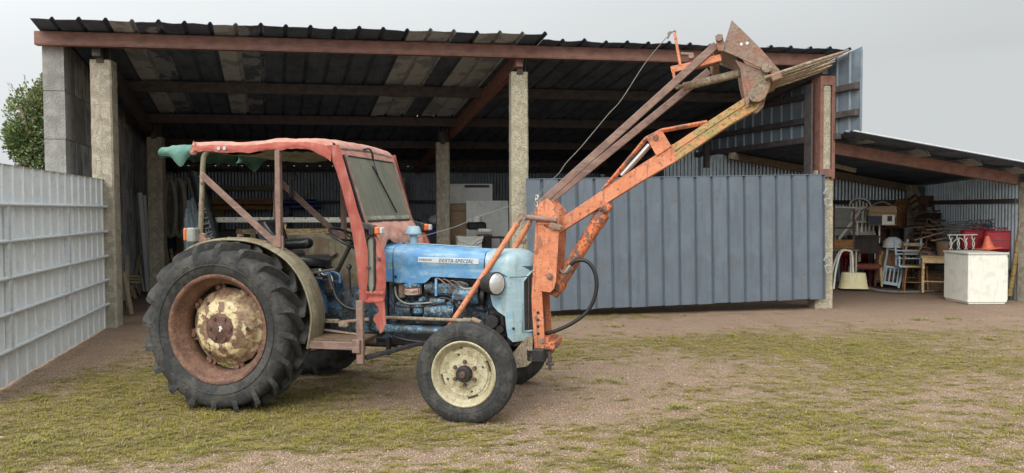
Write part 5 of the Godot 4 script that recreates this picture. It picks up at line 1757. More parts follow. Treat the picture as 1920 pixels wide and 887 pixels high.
	for k in 9:
		b = B.new()
		var z = .14 - .085 * k
		var d = dir.rotated(rnd(-.03, .03) - .02) * rnd(.96, 1.02)
		if k > 0: d *= .93
		var a = V(p0.x - .08, p0.y - .02, z)
		b.tube([a, V(p0.x + d.x * .5, p0.y + d.y * .5 + rnd(-.006, .006), z + rnd(-.01, .01)), V(p0.x + d.x * .88, p0.y + d.y * .9, z), V(p0.x + d.x, p0.y + d.y + .006, z)], [.014, .0125, .01, .004], 8)
		part("tine", b, M.mossy_iron, l)
	# trip lever and small tubes at the top
	b = B.new()
	b.beam(Vector3(3.32, 2.772, 0.1), Vector3(3.362, 2.532, 0.1), .02, .036, .003, V(0, 0, 1)); b.beam(Vector3(3.294, 2.509, 0.1), Vector3(3.452, 2.536, 0.1), .03, .045, .003); b.beam(Vector3(3.309, 2.512, 0.1), Vector3(3.321, 2.427, 0.1), .02, .03, .003, V(0, 0, 1)); b.beam(Vector3(3.452, 2.536, 0.1), Vector3(3.645, 2.579, 0.1), .03, .05, .004)
	part("trip_lever", b, M.orange_paint, l)
	b = B.new()
	b.cyl(Vector3(3.362, 2.62, 0.1), Vector3(3.452, 2.612, 0.1), .012, 8); b.cyl(Vector3(3.437, 2.597, 0.1) - V(0, 0, .03), Vector3(3.437, 2.597, 0.1) + V(0, 0, .03), .02, 10); b.cyl(Vector3(3.452, 2.522, 0.05), Vector3(3.639, 2.551, 0.05), .014, 8)
	part("trip_rod", b, M.rusty_iron, l)
	b = B.new()
	b.cyl(Vector3(3.38, 2.397, 0), Vector3(3.798, 2.483, -0), .03, 14); b.cyl(Vector3(3.338, 2.399, 0) - V(0, 0, .03), Vector3(3.338, 2.399, 0) + V(0, 0, .03), .018, 10); b.cyl(Vector3(3.338, 2.399, 0), Vector3(3.391, 2.401, -0), .014, 8)
	part("crowd_ram", b, M.mossy_iron, l)
	# trip cable
	b = B.new()
	b.tube(spline([Vector3(3.29, 2.796, -0), Vector3(3.252, 2.759, -0), Vector3(3.104, 2.586, -0), Vector3(2.927, 2.321, -0), Vector3(2.827, 2.213, -0), Vector3(2.624, 1.977, 0), Vector3(2.509, 1.858, -0), Vector3(2.45, 1.777, -0), Vector3(2.375, 1.709, -0), Vector3(2.262, 1.578, 0)], 5), .0035, 5)
	b.tube(spline([Vector3(2.274, 1.619, -0), Vector3(2.079, 1.534, 0), Vector3(1.819, 1.452, -0), Vector3(1.62, 1.368, 0), Vector3(1.373, 1.299, 0), Vector3(1.122, 1.225, -0), Vector3(1.011, 1.194, 0.1)], 5), .003, 5)
	b.tube(spline([Vector3(3.29, 2.796, -0), Vector3(3.321, 2.81, 0), Vector3(3.321, 2.771, 0)], 4), .006, 5); b.tube(spline([Vector3(3.267, 2.789, 0), Vector3(3.287, 2.804, -0), Vector3(3.264, 2.758, 0)], 4), .009, 5)
	part("trip_cable", b, M.strip_grey, l)
	b = B.new()
	chain(b, [Vector3(2.303, 1.609, 0.1), Vector3(2.291, 1.569, 0.1), Vector3(2.295, 1.52, 0.1)], .005, .03)
	part("shackle", b, M.bright_metal, l)
	# hose to the ram
	b = B.new()
	b.tube(spline([Vector3(2.54, 1.072, 0.05), Vector3(2.589, 1.11, 0.05), Vector3(2.662, 1.11, 0.05), Vector3(2.719, 1.054, 0.05), Vector3(2.747, 0.946, 0.05), Vector3(2.727, 0.824, 0.05), Vector3(2.67, 0.721, 0.05), Vector3(2.567, 0.637, 0.05), Vector3(2.443, 0.575, 0.05), Vector3(2.318, 0.534, 0.05)], 6), .015, 10)
	part("hydraulic_hose", b, M.black_rubber, l)
	b = B.new()
	b.cyl(Vector3(2.507, 1.023, 0.05), Vector3(2.544, 1.077, 0.05), .018, 10); b.tube([Vector3(2.507, 1.027, 0.05), Vector3(2.49, 1.011, 0.05), Vector3(2.462, 1.029, 0.03)], .013, 8)
	part("hose_fitting", b, M.bright_metal, l)
	# mounting plates and bolts under the nose
	for z in [.2, -.2]:
		b = B.new()
		b.prism([Vector2(2.129, 0.414), Vector2(2.204, 0.506), Vector2(2.246, 0.548), Vector2(2.283, 0.541), Vector2(2.278, 0.355), Vector2(2.237, 0.317), Vector2(2.154, 0.301)], z - .01, z + .01, .003)
		part("mount_plate", b, M.mossy_iron, l)
	b = B.new()
	b.box(V(2.3, .4, 0), V(.14, .1, .42), .01); b.box(V(2.12, .36, 0), V(.3, .1, .3), .02)
	part("mount_block", b, M.black_iron, l)
	b = B.new()
	b.prism([Vector2(2.3, .47), Vector2(2.42, .5), Vector2(2.44, .46), Vector2(2.4, .4), Vector2(2.3, .4)], -.12, .12, .004)
	part("mount_bracket", b, M.orange_worn, l)
	b = B.new()
	b.tube(spline([V(2.46, .47, .13), V(2.4, .44, .13), V(2.395, .4, .13), V(2.4, .28, .13)], 4), .011, 8); b.cyl(V(2.37, .33, .13), V(2.43, .33, .13), .014, 8); b.box(V(2.4, .37, .13), V(.03, .05, .03), .005)
	part("drop_pin", b, M.dark_steel, l)

# ---------- things stored in the lean-to ----------
const FACE := -0.42     # most of them face the yard at about this turn

func legs4(b: B, w: float, d: float, tall: float, r: float, splay := .0):
	for sx_ in [-1, 1]:
		for sz in [-1, 1]: b.cyl(V(sx_ * (w / 2 + splay), 0, sz * (d / 2 + splay)), V(sx_ * w / 2, tall, sz * d / 2), r, 7)

func each_leg(o: Node3D, m: Material, w: float, d: float, tall: float, s: float, splay := .0, round_ := true):
	for sx_ in [-1, 1]:
		for sz in [-1, 1]:
			var b := B.new()
			if round_: b.tube([V(sx_ * (w / 2 + splay), 0, sz * (d / 2 + splay)), V(sx_ * w / 2, tall, sz * d / 2)], [s * .8, s], 8)
			else: b.beam(V(sx_ * (w / 2 + splay), 0, sz * (d / 2 + splay)), V(sx_ * w / 2, tall, sz * d / 2), s * 1.7, s * 1.7, .003)
			part("leg", b, m, o)

func garden_chair(label: String, at: Vector3, turn: float, tip := .0):
	var o = thing("garden_chair", label, "chair", at, turn, "white garden chairs stacked in the lean-to")
	o.rotation.x = tip
	for s in [-1, 1]:
		var b := B.new()
		b.tube(spline([V(.2 * s, 0, .2), V(.2 * s, .38, .19), V(.2 * s, .42, .1), V(.2 * s, .42, -.18), V(.19 * s, .2, -.22), V(.19 * s, 0, -.26)], 4), .016, 7)
		part("side_frame", b, M.white_paint, o)
	var b := B.new()
	b.box(V(0, .4, .0), V(.4, .025, .4), .008)
	part("seat", b, M.white_paint, o)
	b = B.new()
	b.tube(spline([V(-.19, .4, -.18), V(-.2, .6, -.22), V(-.17, .78, -.25), V(0, .86, -.27), V(.17, .78, -.25), V(.2, .6, -.22), V(.19, .4, -.18)], 5), .018, 7)
	part("back_frame", b, M.white_paint, o)
	for k in 5:
		b = B.new()
		var x = -.12 + .06 * k
		b.beam(V(x, .41, -.18), V(x * 1.05, .82 - absf(x) * .5, -.265), .034, .01, .003)
		part("back_slat", b, M.white_paint, o)
	return o

func build_lean_to_things():
	# white cabinet
	var o = thing("white_cabinet", "scuffed white painted low cabinet with one flush door, standing on bare earth", "cabinet", Vector3(9.567, 0, -11.121), deg_to_rad(80.0))
	var b := B.new()
	var cw = .68
	b.box(V(-cw / 2, .4, -.31), V(cw, .74, .6), .006); b.box(V(-cw / 2, .025, -.31), V(cw - .03, .05, .56), .004)
	part("cabinet_body", b, M.white_paint, o)
	b = B.new()
	b.box(V(-cw / 2, .785, -.31), V(cw + .03, .03, .63), .005)
	part("worktop", b, M.old_white, o)
	b = B.new()
	b.box(V(-cw / 2 - .01, .39, .0), V(cw - .05, .66, .02), .004)
	part("door", b, M.white_paint, o)
	b = B.new()
	b.box(V(-cw / 2 - .06, .6, .014), V(.07, .02, .012), .003, bas(0, 0, -.1)); b.box(V(-cw / 2, .742, .006), V(cw - .04, .022, .02))
	part("door_pull", b, M.dark_steel, o)
	b = B.new()
	for q in [[.0, .58], [.0, .3], [.005, .42]]: b.box(V(.002, q[1], -.1 - .2 * q[0]), V(.004, .006, .08), .001)
	b.box(V(.002, .44, -.08), V(.004, .14, .004), .001, bas(.15, 0, 0))
	part("crack", b, M.dark_steel, o)
	# red suitcases on the cabinet
	o = thing("red_suitcase", "dark red hard suitcase standing on end of the white cabinet, nearest the pole", "suitcase", Vector3(9.947, 0.787, -11.156), -.5, "red suitcases on the cabinet")
	b = B.new()
	b.box(V(0, .165, 0), V(.5, .33, .15), .03)
	part("shell", b, M.red_case, o)
	b = B.new()
	b.tube(spline([V(-.1, .33, 0), V(-.09, .37, 0), V(.09, .37, 0), V(.1, .33, 0)], 4), .012, 7)
	part("handle", b, M.red_case, o)
	b = B.new()
	b.box(V(0, .17, .0), V(.505, .008, .155), .002); b.box(V(-.04, .33, .06), V(.05, .03, .02), .003)
	part("trim", b, M.dark_steel, o)
	o = dup(o, "dark red suitcase lying behind the orange cone and wire stand", Vector3(9.854, 0.786, -11.556), -.38)
	# cone
	o = thing("traffic_cone", "faded orange rubber cone tipped against the red suitcase", "traffic cone", Vector3(9.608, 0.824, -11.04), 0)
	o.rotation.z = .12
	b = B.new()
	b.at(Vector3.ZERO, bas(-PI / 2, 0, 0))
	b.lathe([Vector2(.11, .012), Vector2(.08, .05), Vector2(.028, .21), Vector2(.02, .215), Vector2(0, .215)], 18)
	part("cone_body", b, M.cone_orange, o)
	b = B.new()
	b.box(V(0, .008, 0), V(.28, .016, .28), .004)
	part("base", b, M.cone_orange, o)
	# wire stand and dark frames on the cabinet
	o = thing("wire_stand", "pale folding wire stand with curled legs on the white cabinet top", "stand", Vector3(9.403, 0.801, -11.376), -.45)
	for k in 4:
		b = B.new()
		var x = -.17 + .11 * k
		b.tube(spline([V(x - .02, 0, .06), V(x + .015, .1, .05), V(x - .02, .2, .03), V(x + .0, .25, .02)], 4), .008, 6); b.tube(spline([V(x + .03, 0, .02), V(x - .01, .1, .03), V(x + .025, .2, .03)], 4), .008, 6)
		part("leg", b, M.old_white, o)
	b = B.new()
	b.tube([V(-.22, .24, .03), V(.22, .25, .03)], .009, 6); b.tube(spline([V(-.15, .1, .05), V(-.05, .2, .05), V(.06, .1, .05)], 4), .006, 6)
	part("top_rail", b, M.old_white, o)
	o = thing("iron_frame", "tangle of dark folded iron chair frames behind the wire stand", "metal frame", Vector3(9.771, 1.036, -11.68), -.4)
	b = B.new()
	for k in 7:
		var y = rnd(.0, .22)
		b.tube(spline([V(-.45 + rnd(-.1, .1), y, rnd(-.1, .1)), V(rnd(-.1, .1), y + rnd(-.03, .06), 0), V(.4 + rnd(-.1, .1), y + rnd(-.05, .05), rnd(-.1, .1))], 4), .009, 6)
	for k in 3: b.tube(spline([V(-.05 + .14 * k, .05, 0), V(-.02 + .14 * k, .2, .0), V(.05 + .14 * k, .24, 0), V(.09 + .14 * k, .1, 0)], 4), .008, 6)
	part("bars", b, M.dark_steel, o)
	# bamboo pole and a pale block
	o = thing("wooden_pole", "yellowish wooden pole leaning on the corrugated wall by the white cabinet", "pole", Vector3(9.862, 0.073, -10.871), 0)
	b = B.new()
	var pt = Vector3(10.029, 1.333, -10.838) - Vector3(9.862, 0.073, -10.871)
	b.tube([V(0, 0, 0), pt * .3 + V(.005, 0, 0), pt * .65, pt], [.04, .036, .033, .03], 10)
	part("shaft", b, M.yellow_wood, o)
	b = B.new()
	for k in 6: b.tube([pt * (.1 + .15 * k), pt * (.108 + .15 * k)], [.041, .041], 10)
	part("knot", b, M.dark_wood, o)
	o = thing("stone_block", "small pale mossy block on the ground at the foot of the pole", "block", Vector3(10.425, -0.009, -11.334), .3)
	b = B.new()
	b.box(V(0, .05, 0), V(.2, .1, .12), .02)
	part("block_body", b, M.concrete_mossy, o)
	# small table
	o = thing("wooden_table", "small bare wooden table with a drawer rail, left of the white cabinet", "table", Vector3(9.45, 0.018, -12.051), -.62)
	b = B.new()
	b.box(V(0, .625, 0), V(.46, .022, .42), .004)
	part("table_top", b, M.pale_wood, o)
	b = B.new()
	for s in [-1, 1]: b.box(V(0, .565, .18 * s), V(.36, .09, .02), .003)
	for s in [-1, 1]: b.box(V(.19 * s, .565, 0), V(.02, .09, .34), .003)
	b.cyl(V(-.19, .2, .18), V(.19, .2, .18), .012, 7)
	part("apron", b, M.pale_wood, o)
	each_leg(o, M.pale_wood, .38, .36, .62, .022, .0, false)
	# clay bucket with boards
	o = thing("clay_bucket", "brown clay bucket standing on the small wooden table", "bucket", Vector3(9.623, 0.652, -12.045), 0)
	b = B.new()
	b.at(Vector3.ZERO, bas(-PI / 2, 0, 0))
	b.lathe([Vector2(0, 0), Vector2(.105, 0), Vector2(.145, .24), Vector2(.15, .26), Vector2(.14, .26), Vector2(.1, .02), Vector2(0, .02)], 22, 0, TAU, .8)
	part("bucket_body", b, M.clay, o)
	for k in 2:
		var oo = thing("loose_board", ["thin board resting across the clay bucket", "split board poking from the clay bucket toward the chairs"][k], "board", Vector3(9.59, 0.916, -12.009) + V(-.08 * k, .01 + .05 * k, .03), -.3 - .4 * k)
		b = B.new()
		b.box(V(-.08 - .1 * k, .03, 0), V(.34 + .16 * k, .016, .1), .003, bas(0, 0, .22 + .1 * k))
		part("board", b, M.old_wood, oo)
	# wicker hamper under the table
	o = thing("wicker_hamper", "dark wicker hamper on the floor under the small wooden table", "basket", Vector3(9.684, 0.003, -12.418), -.45)
	b = B.new()
	for k in 9: b.box(V(0, .02 + .042 * k, 0), V(.52 + .008 * (k % 2), .036, .34 + .008 * (k % 2)), .012)
	part("weave", b, M.wicker, o)
	b = B.new()
	for k in 9:
		for s in [-1, 1]: b.cyl(V(-.24 + .06 * k, 0, .175 * s), V(-.24 + .06 * k, .38, .175 * s), .008, 5)
	part("stake", b, M.dark_wood, o)
	# chairs: pale blue ladder back pair and a natural one
	for k in 2:
		var lab = ["pale blue ladder back chair with a slatted front leaning tallest in the row", "pale blue armchair seat hooked over the natural wood chair"][k]
		o = thing("blue_chair", lab, "chair", [Vector3(9.254, 0.038, -12.945), Vector3(9.324, 0.453, -12.543)][k], [-.9, -.45][k], "pale blue chairs in the lean-to")
		if k == 0: o.rotation.z = -.1
		for s in [-1, 1]:
			b = B.new()
			if k == 0: b.tube([V(.15 * s, 0, .1), V(.155 * s, .45, .0), V(.16 * s, .9, -.06)], .021, 8)
			else: b.tube([V(.2 * s, -.02, -.14), V(.2 * s, .2, -.16), V(.22 * s, .48, -.2)], .02, 8)
			part("back_post", b, M.light_blue, o)
		for q in ([.3, .36, .68, .78] if k == 0 else [.12, .2, .26]):
			b = B.new()
			b.box(V(0, q, -.03 if k == 0 else -.16), V(.3 if k == 0 else .4, .025, .014), .004)
			part("rung", b, M.light_blue, o)
		b = B.new()
		if k == 0: b.box(V(0, .06, .09), V(.34, .06, .02), .004); b.box(V(0, .36, .06), V(.32, .04, .02), .004)
		else: b.box(V(0, -.01, .02), V(.42, .03, .38), .01)
		part("seat", b, M.light_blue, o)
		for i in 4:
			b = B.new()
			if k == 0: b.box(V(-.105 + .07 * i, .21, .075), V(.026, .28, .012), .003, bas(-.08, 0, 0))
			else: b.tube([V(.2 * (1 if i % 2 else -1), .16, .16 if i > 1 else -.14), V(.2 * (1 if i % 2 else -1), .0, .16 if i > 1 else -.14)], .016, 7)
			part("slat" if k == 0 else "arm_support", b, M.light_blue, o)
		if k == 1:
			for s in [-1, 1]:
				b = B.new()
				b.beam(V(.2 * s, .18, -.16), V(.2 * s, .16, .18), .04, .02, .005)
				part("armrest", b, M.light_blue, o)
	o = thing("wooden_chair", "natural wood chair carrying the pale blue armchair on its seat", "chair", Vector3(9.38, 0.005, -12.467), -.55)
	b = B.new()
	b.box(V(0, .44, 0), V(.38, .03, .36), .01)
	part("seat", b, M.pale_wood, o)
	each_leg(o, M.warm_wood, .32, .3, .43, .018, .03)
	for s in [-1, 1]:
		b = B.new()
		b.tube([V(.17 * s, .43, -.16), V(.18 * s, .65, -.19), V(.19 * s, .86, -.24)], .018, 7)
		part("back_post", b, M.warm_wood, o)
	for y in [.7, .82]:
		b = B.new()
		b.box(V(0, y, -.2 - (y - .65) * .2), V(.36, .06, .014), .004)
		part("back_rail", b, M.pale_wood, o)
	for q in [[.16, .14], [.22, -.14]]:
		b = B.new()
		b.cyl(V(-.17, q[0], q[1]), V(.17, q[0], q[1]), .01, 6)
		part("stretcher", b, M.warm_wood, o)
	# brown cabinet with an enamel bowl
	o = thing("brown_cupboard", "plain brown wooden bedside cupboard left of the pale blue chairs", "cupboard", Vector3(9.361, 0.013, -13.281), -.5)
	b = B.new()
	b.box(V(0, .41, 0), V(.42, .68, .36), .006)
	for s in [-1, 1]:
		for q in [-1, 1]: b.box(V(.19 * s, .04, .16 * q), V(.04, .08, .04), .004)
	part("cupboard_body", b, M.dark_wood, o)
	b = B.new()
	b.box(V(0, .765, 0), V(.46, .025, .4), .005)
	part("cupboard_top", b, M.dark_wood, o)
	b = B.new()
	b.box(V(0, .4, .185), V(.36, .56, .014), .004)
	part("door", b, M.warm_wood, o)
	o = thing("enamel_bowl", "white enamel bowl turned upside down on the brown bedside cupboard", "bowl", Vector3(9.347, 0.757, -13.056), 0)
	b = B.new()
	b.at(Vector3.ZERO, bas(-PI / 2, 0, 0))
	b.lathe([Vector2(.19, .0), Vector2(.192, .03), Vector2(.175, .045), Vector2(.165, .1), Vector2(.13, .16), Vector2(.07, .195), Vector2(0, .2)], 26)
	part("bowl_body", b, M.enamel, o)
	# armchair with rust coloured seat
	o = thing("armchair", "low wooden armchair with rust coloured seat under the dark chest", "chair", Vector3(8.887, 0.04, -13.207), -.35)
	b = B.new()
	b.box(V(0, .36, 0), V(.5, .1, .46), .03)
	part("seat_cushion", b, M.rust_seat, o)
	for s in [-1, 1]:
		b = B.new()
		b.tube([V(.24 * s, 0, .22), V(.22 * s, .36, .2)], [.018, .03], 8)
		part("leg", b, M.pale_wood, o)
		b = B.new()
		b.tube([V(.24 * s, 0, -.24), V(.22 * s, .36, -.2)], [.018, .026], 8)
		part("leg", b, M.pale_wood, o)
		b = B.new()
		b.tube(spline([V(.24 * s, .36, .08), V(.23 * s, .54, .12), V(.24 * s, .62, .18)], 4), .022, 8); b.beam(V(.24 * s, .625, .22), V(.24 * s, .63, -.2), .045, .022, .006)
		part("armrest", b, M.pale_wood, o)
	# dark chest
	o = thing("dark_chest", "nearly black lidded chest lying across the armchair", "chest", Vector3(8.761, 0.656, -13.046), -.42)
	b = B.new()
	b.box(V(-.02, .15, 0), V(.47, .29, .34), .008)
	part("chest_body", b, M.chest_wood, o)
	b = B.new()
	b.box(V(-.02, .315, 0), V(.5, .035, .37), .006)
	part("lid", b, M.chest_wood, o)
	for k in 3:
		b = B.new()
		b.box(V(-.17 + .15 * k, .15, .176), V(.12, .22, .01), .003)
		part("panel", b, M.chest_wood, o)
	# white garden chairs above
	garden_chair("white garden chair with a rounded slatted back, top of the stack", Vector3(8.951, 1.195, -13.339) + V(0, -.36, 0), -.25)
	garden_chair("white garden chair tipped forward behind the dark chest", Vector3(8.969, 0.928, -13.428) + V(0, -.32, .0), -.5, .32)
	# carton with handle
	o = thing("cardboard_box", "open cardboard carton printed dark blue, white and pink beside the white chair", "box", Vector3(9.07, 1.18, -13.015), -.45)
	b = B.new()
	for q in [[V(0, .14, .15), V(.46, .28, .006)], [V(0, .14, -.15), V(.46, .28, .006)], [V(.23, .14, 0), V(.006, .28, .3)], [V(-.23, .14, 0), V(.006, .28, .3)], [V(0, .004, 0), V(.46, .006, .3)]]: b.box(q[0], q[1])
	part("carton", b, M.cardboard, o)
	b = B.new()
	b.box(V(0, .29, .19), V(.46, .005, .14), .0, bas(1.0, 0, 0)); b.box(V(-.28, .3, 0), V(.16, .005, .3), .0, bas(0, 0, .5)); b.box(V(.27, .31, 0), V(.14, .005, .3), .0, bas(0, 0, -.7))
	part("flap", b, M.cardboard, o)
	b = B.new()
	b.box(V(-.12, .09, .154), V(.22, .17, .003), .0); b.box(V(-.233, .09, 0), V(.003, .17, .28), .0)
	part("dark_print", b, M.print_dark, o)
	b = B.new()
	b.box(V(.1, .1, .154), V(.21, .18, .003), .0)
	part("white_print", b, M.white_paint, o)
	b = B.new()
	b.box(V(.215, .08, .157), V(.025, .13, .002), .0); b.box(V(.12, .12, .157), V(.08, .1, .002), .0)
	part("picture_print", b, M.print_dark, o)
	o = thing("basket_handle", "grey arched hoop handle showing above the cardboard carton", "basket", Vector3(9.22, 1.417, -13.202) , -.4)
	b = B.new()
	b.tube(spline([V(-.22, -.05, 0), V(-.2, .08, 0), V(-.1, .17, 0), V(.03, .19, 0), V(.15, .13, 0), V(.2, .02, 0), V(.21, -.05, 0)], 5), .02, 8)
	part("hoop", b, M.hose_grey, o)
	b = B.new()
	b.at(V(0, -.2, 0), bas(-PI / 2, 0, 0))
	b.lathe([Vector2(0, 0), Vector2(.18, 0), Vector2(.215, .16), Vector2(.2, .16)], 20)
	part("basket_body", b, M.wicker, o)
	# dark crates under it
	for k in 2:
		o = thing("wooden_crate", ["dark red brown open crate under the cardboard carton", "dark red brown crate under the plywood, right of its twin"][k], "crate", [Vector3(9.298, 0.869, -13.271), Vector3(9.462, 0.872, -13.143)][k], -.4, "dark crates in the lean-to")
		b = B.new()
		for q in [[V(0, .01, 0), V(.24, .02, .3)], [V(0, .25, 0), V(.24, .02, .3)], [V(-.115, .13, 0), V(.012, .26, .3)], [V(.115, .13, 0), V(.012, .26, .3)], [V(0, .13, -.145), V(.23, .25, .01)]]: b.box(q[0], q[1], .003)
		part("crate_body", b, M.chest_wood if k else M.dark_wood, o)
	# pot
	o = thing("metal_churn", "dull grey metal churn between the crates and brown chairs", "churn", Vector3(9.886, 0.751, -13.476), 0)
	b = B.new()
	b.at(Vector3.ZERO, bas(-PI / 2, 0, 0))
	b.lathe([Vector2(0, 0), Vector2(.15, 0), Vector2(.17, .1), Vector2(.17, .34), Vector2(.16, .36), Vector2(0, .36)], 22)
	part("churn_body", b, M.grey_paint, o)
	# grey folding screen and frame at the left
	o = thing("folding_screen", "grey panel in a white frame leaning over, beside the concrete pillar", "screen", Vector3(8.716, 0.987, -13.572), -.5)
	o.rotation.z = -.06
	b = B.new()
	b.box(V(-.05, .25, 0), V(.55, .56, .015), .003)
	part("panel", b, M.grey_paint, o)
	b = B.new()
	b.beam(V(-.12, -.1, .03), V(.26, .54, .02), .03, .05, .004); b.beam(V(.27, -.5, .02), V(.27, .56, .02), .03, .045, .004); b.beam(V(-.34, .52, .02), V(.27, .53, .02), .03, .03, .004)
	part("screen_frame", b, M.white_paint, o)
	o = thing("turned_bedpost", "dark turned wooden bed end with an orange brown base board", "bed end", Vector3(8.321, 0.752, -13.02), -.45)
	b = B.new()
	b.at(V(-.18, 0, 0), bas(-PI / 2, 0, 0))
	var pr = [Vector2(.02, 0)]
	for k in 24: pr.append(Vector2(.017 + .011 * absf(sin(k * .8)), .03 + .03 * k))
	pr.append(Vector2(.03, .77)); pr.append(Vector2(0, .8))
	b.lathe(pr, 12, 0, TAU, 2.0)
	part("post", b, M.dark_wood, o)
	b = B.new()
	b.box(V(0, .08, .0), V(.36, .17, .025), .004)
	part("base_board", b, M.warm_wood, o)
	b = B.new()
	b.beam(V(.17, .0, 0), V(.17, .72, 0), .03, .035, .004); b.beam(V(-.18, .38, 0), V(.17, .38, 0), .02, .03, .004)
	part("rail", b, M.dark_wood, o)
	o = thing("plank_table", "rough plank table beside the pillar carrying the turned bed end", "table", Vector3(8.381, 0.002, -13.186), -.42)
	b = B.new()
	b.box(V(0, .72, 0), V(.56, .03, .4), .005)
	part("table_top", b, M.old_wood, o)
	each_leg(o, M.old_white, .46, .32, .71, .018)
	# white tube frame and the red chairs
	o = thing("tube_trestle", "white bent tube trestle in front of the red plastic chairs", "trestle", Vector3(8.196, 0.034, -12.812), -.3)
	for k in 2:
		b = B.new()
		b.tube(spline([V(-.2, 0, .1 - .25 * k), V(-.15, .35, .05 - .2 * k), V(-.05, .66, .0 - .1 * k), V(.08, .69, .0 - .1 * k), V(.14, .6, .02 - .1 * k), V(.15, 0, .05 - .2 * k)], 5), .019, 8)
		part("tube", b, M.white_paint, o)
	for k in 3:
		o = thing("red_chair", ["red plastic stacking chair at the bottom of its stack", "red plastic stacking chair in the middle of its stack", "red plastic stacking chair on top of its stack"][k], "chair", Vector3(9.068, -0.03, -13.783) + V(.0, .075 * k, -.0), -.4, "red plastic chairs in one stack")
		b = B.new()
		b.surf(func(u, w):
			var x = lerpf(-.24, .24, w)
			var y = .4 + .03 * pow(2 * w - 1, 2) + (maxf(0, u - .55) / .45) * .36
			var z = lerpf(.2, -.2, minf(u / .6, 1.0)) - .08 * maxf(0, u - .55)
			return V(x, y, z), 12, 8)
		part("seat_shell", b, M.red_seat, o)
		each_leg(o, M.red_seat, .4, .36, .4, .02, .03)
	# cream tub and the strip on the ground
	o = thing("cream_tub", "cream plastic tub lying on its rim in front of the armchair", "tub", Vector3(8.399, 0.037, -12.83), -.35)
	b = B.new()
	var rings = []
	for q in [[.25, .17, 0.0], [.245, .165, .02], [.235, .155, .025], [.2, .12, .27], [.19, .11, .285], [.0, .0, .285]]:
		var ring = []
		for k in 25:
			var a = TAU * k / 24
			ring.append(V(q[0] * signf(cos(a)) * pow(absf(cos(a)), .45), q[2], q[1] * signf(sin(a)) * pow(absf(sin(a)), .45)))
		rings.append(ring)
	b.smooth()
	for i in rings.size() - 1:
		for k in 24: b.quad(rings[i][k], rings[i][k + 1], rings[i + 1][k + 1], rings[i + 1][k])
	part("tub_body", b, M.cream_plastic, o)
	b = B.new()
	for k in 4: b.box(V(-.19 + .03 * k, .15, .152 - .02), V(.008, .24, .02), .003, bas(-.15, 0, 0))
	part("rib", b, M.cream_plastic, o)
	o = thing("rubber_strip", "long flat grey strip curving over the earth before the stored chairs", "strip", Vector3.ZERO, 0)
	b = B.new()
	var path = spline([Vector3(8.997, 0, -13.814), Vector3(8.817, 0, -13.216), Vector3(8.697, 0, -12.563), Vector3(8.849, 0, -12.259), Vector3(9.164, 0, -12.193), Vector3(9.581, 0, -12.285)], 6)
	for i in path.size() - 1: b.beam(path[i] + V(0, .02, 0), path[i + 1] + V(0, .02, 0), .11, .03, .004)
	part("strip", b, M.strip_grey, o)
	# plywood and brown furniture at the back
	for k in 2:
		o = thing("plywood_sheet", ["brown plywood sheet standing behind the cardboard carton", "pointed brown plywood offcut behind the carton, near the corner post"][k], "plywood", [Vector3(9.579, 1.126, -13.944), Vector3(9.921, 1.128, -13.737)][k], -.2)
		b = B.new()
		if k == 0: b.box(V(0, .25, 0), V(.95, .52, .02), .003)
		else: b.prism([Vector2(-.22, 0), Vector2(.2, 0), Vector2(.2, .55), Vector2(.02, .55), Vector2(-.22, .3)], -.01, .01, .002)
		part("sheet", b, M.warm_wood if k else M.dark_wood, o)
	for k in 2:
		o = thing("dining_chair", ["brown square backed chair upturned on a stool by the corner post", "brown square backed chair piled nearest the corrugated wall"][k], "chair", [Vector3(10.134, 1.08, -13.447), Vector3(10.6, 1.12, -13.322)][k], [-.3, -.9][k], "brown chairs piled by the corner")
		b = B.new()
		b.box(V(0, .16, .0), V(.36, .36, .03), .01, bas(-.1, 0, 0))
		part("seat", b, M.old_wood, o)
		for s in [-1, 1]:
			b = B.new()
			b.beam(V(.17 * s, -.3, -.05), V(.17 * s, .5, -.02), .03, .03, .004)
			part("leg", b, M.dark_wood, o)
			b = B.new()
			b.beam(V(.17 * s, .05, 0), V(.17 * s, .06, .36), .028, .028, .004)
			part("leg", b, M.dark_wood, o)
		for q in 3:
			b = B.new()
			b.cyl(V(-.17, .08 + .12 * q, .16), V(.17, .08 + .12 * q, .17), .011, 6)
			part("rung", b, M.dark_wood, o)
	o = thing("stool", "wooden stool with pale legs below the upturned brown chair", "stool", Vector3(10.218, 0.027, -13.599), -.3)
	b = B.new()
	b.box(V(0, .98, 0), V(.4, .04, .36), .01)
	part("seat", b, M.dark_wood, o)
	each_leg(o, M.pale_wood, .28, .26, .97, .022, .04)
	o = thing("round_table", "round dark table with pale edge under the brown chairs", "table", Vector3(10.389, 0.045, -13.369), 0)
	b = B.new()
	b.at(V(0, 1.2, 0), bas(-PI / 2, 0, 0))
	b.lathe([Vector2(0, 0), Vector2(.3, 0), Vector2(.31, .012), Vector2(.3, .025), Vector2(0, .025)], 28)
	part("table_top", b, M.old_wood, o)
	b = B.new()
	b.cyl(V(0, 0, 0), V(0, 1.2, 0), .035, 10); b.beam(V(-.25, .03, 0), V(.25, .03, 0), .05, .05, .005); b.beam(V(0, .03, -.25), V(0, .03, .25), .05, .05, .005)
	part("pedestal", b, M.dark_wood, o)
	o = thing("dark_shelf", "dark plank shelf with iron fittings high on the corrugated wall", "shelf", Vector3(10.608, 1.534, -13.488), -1.05)
	b = B.new()
	b.box(V(0, .1, 0), V(.82, .2, .12), .008)
	part("shelf_board", b, M.dark_wood, o)
	b = B.new()
	for k in 5: b.tube(spline([V(-.3 + .12 * k, 0, .06), V(-.28 + .12 * k, -.08, .1), V(-.24 + .12 * k, -.1, .06)], 4), .01, 6)
	b.cyl(V(-.42, 0, .07), V(.42, -.02, .07), .012, 6)
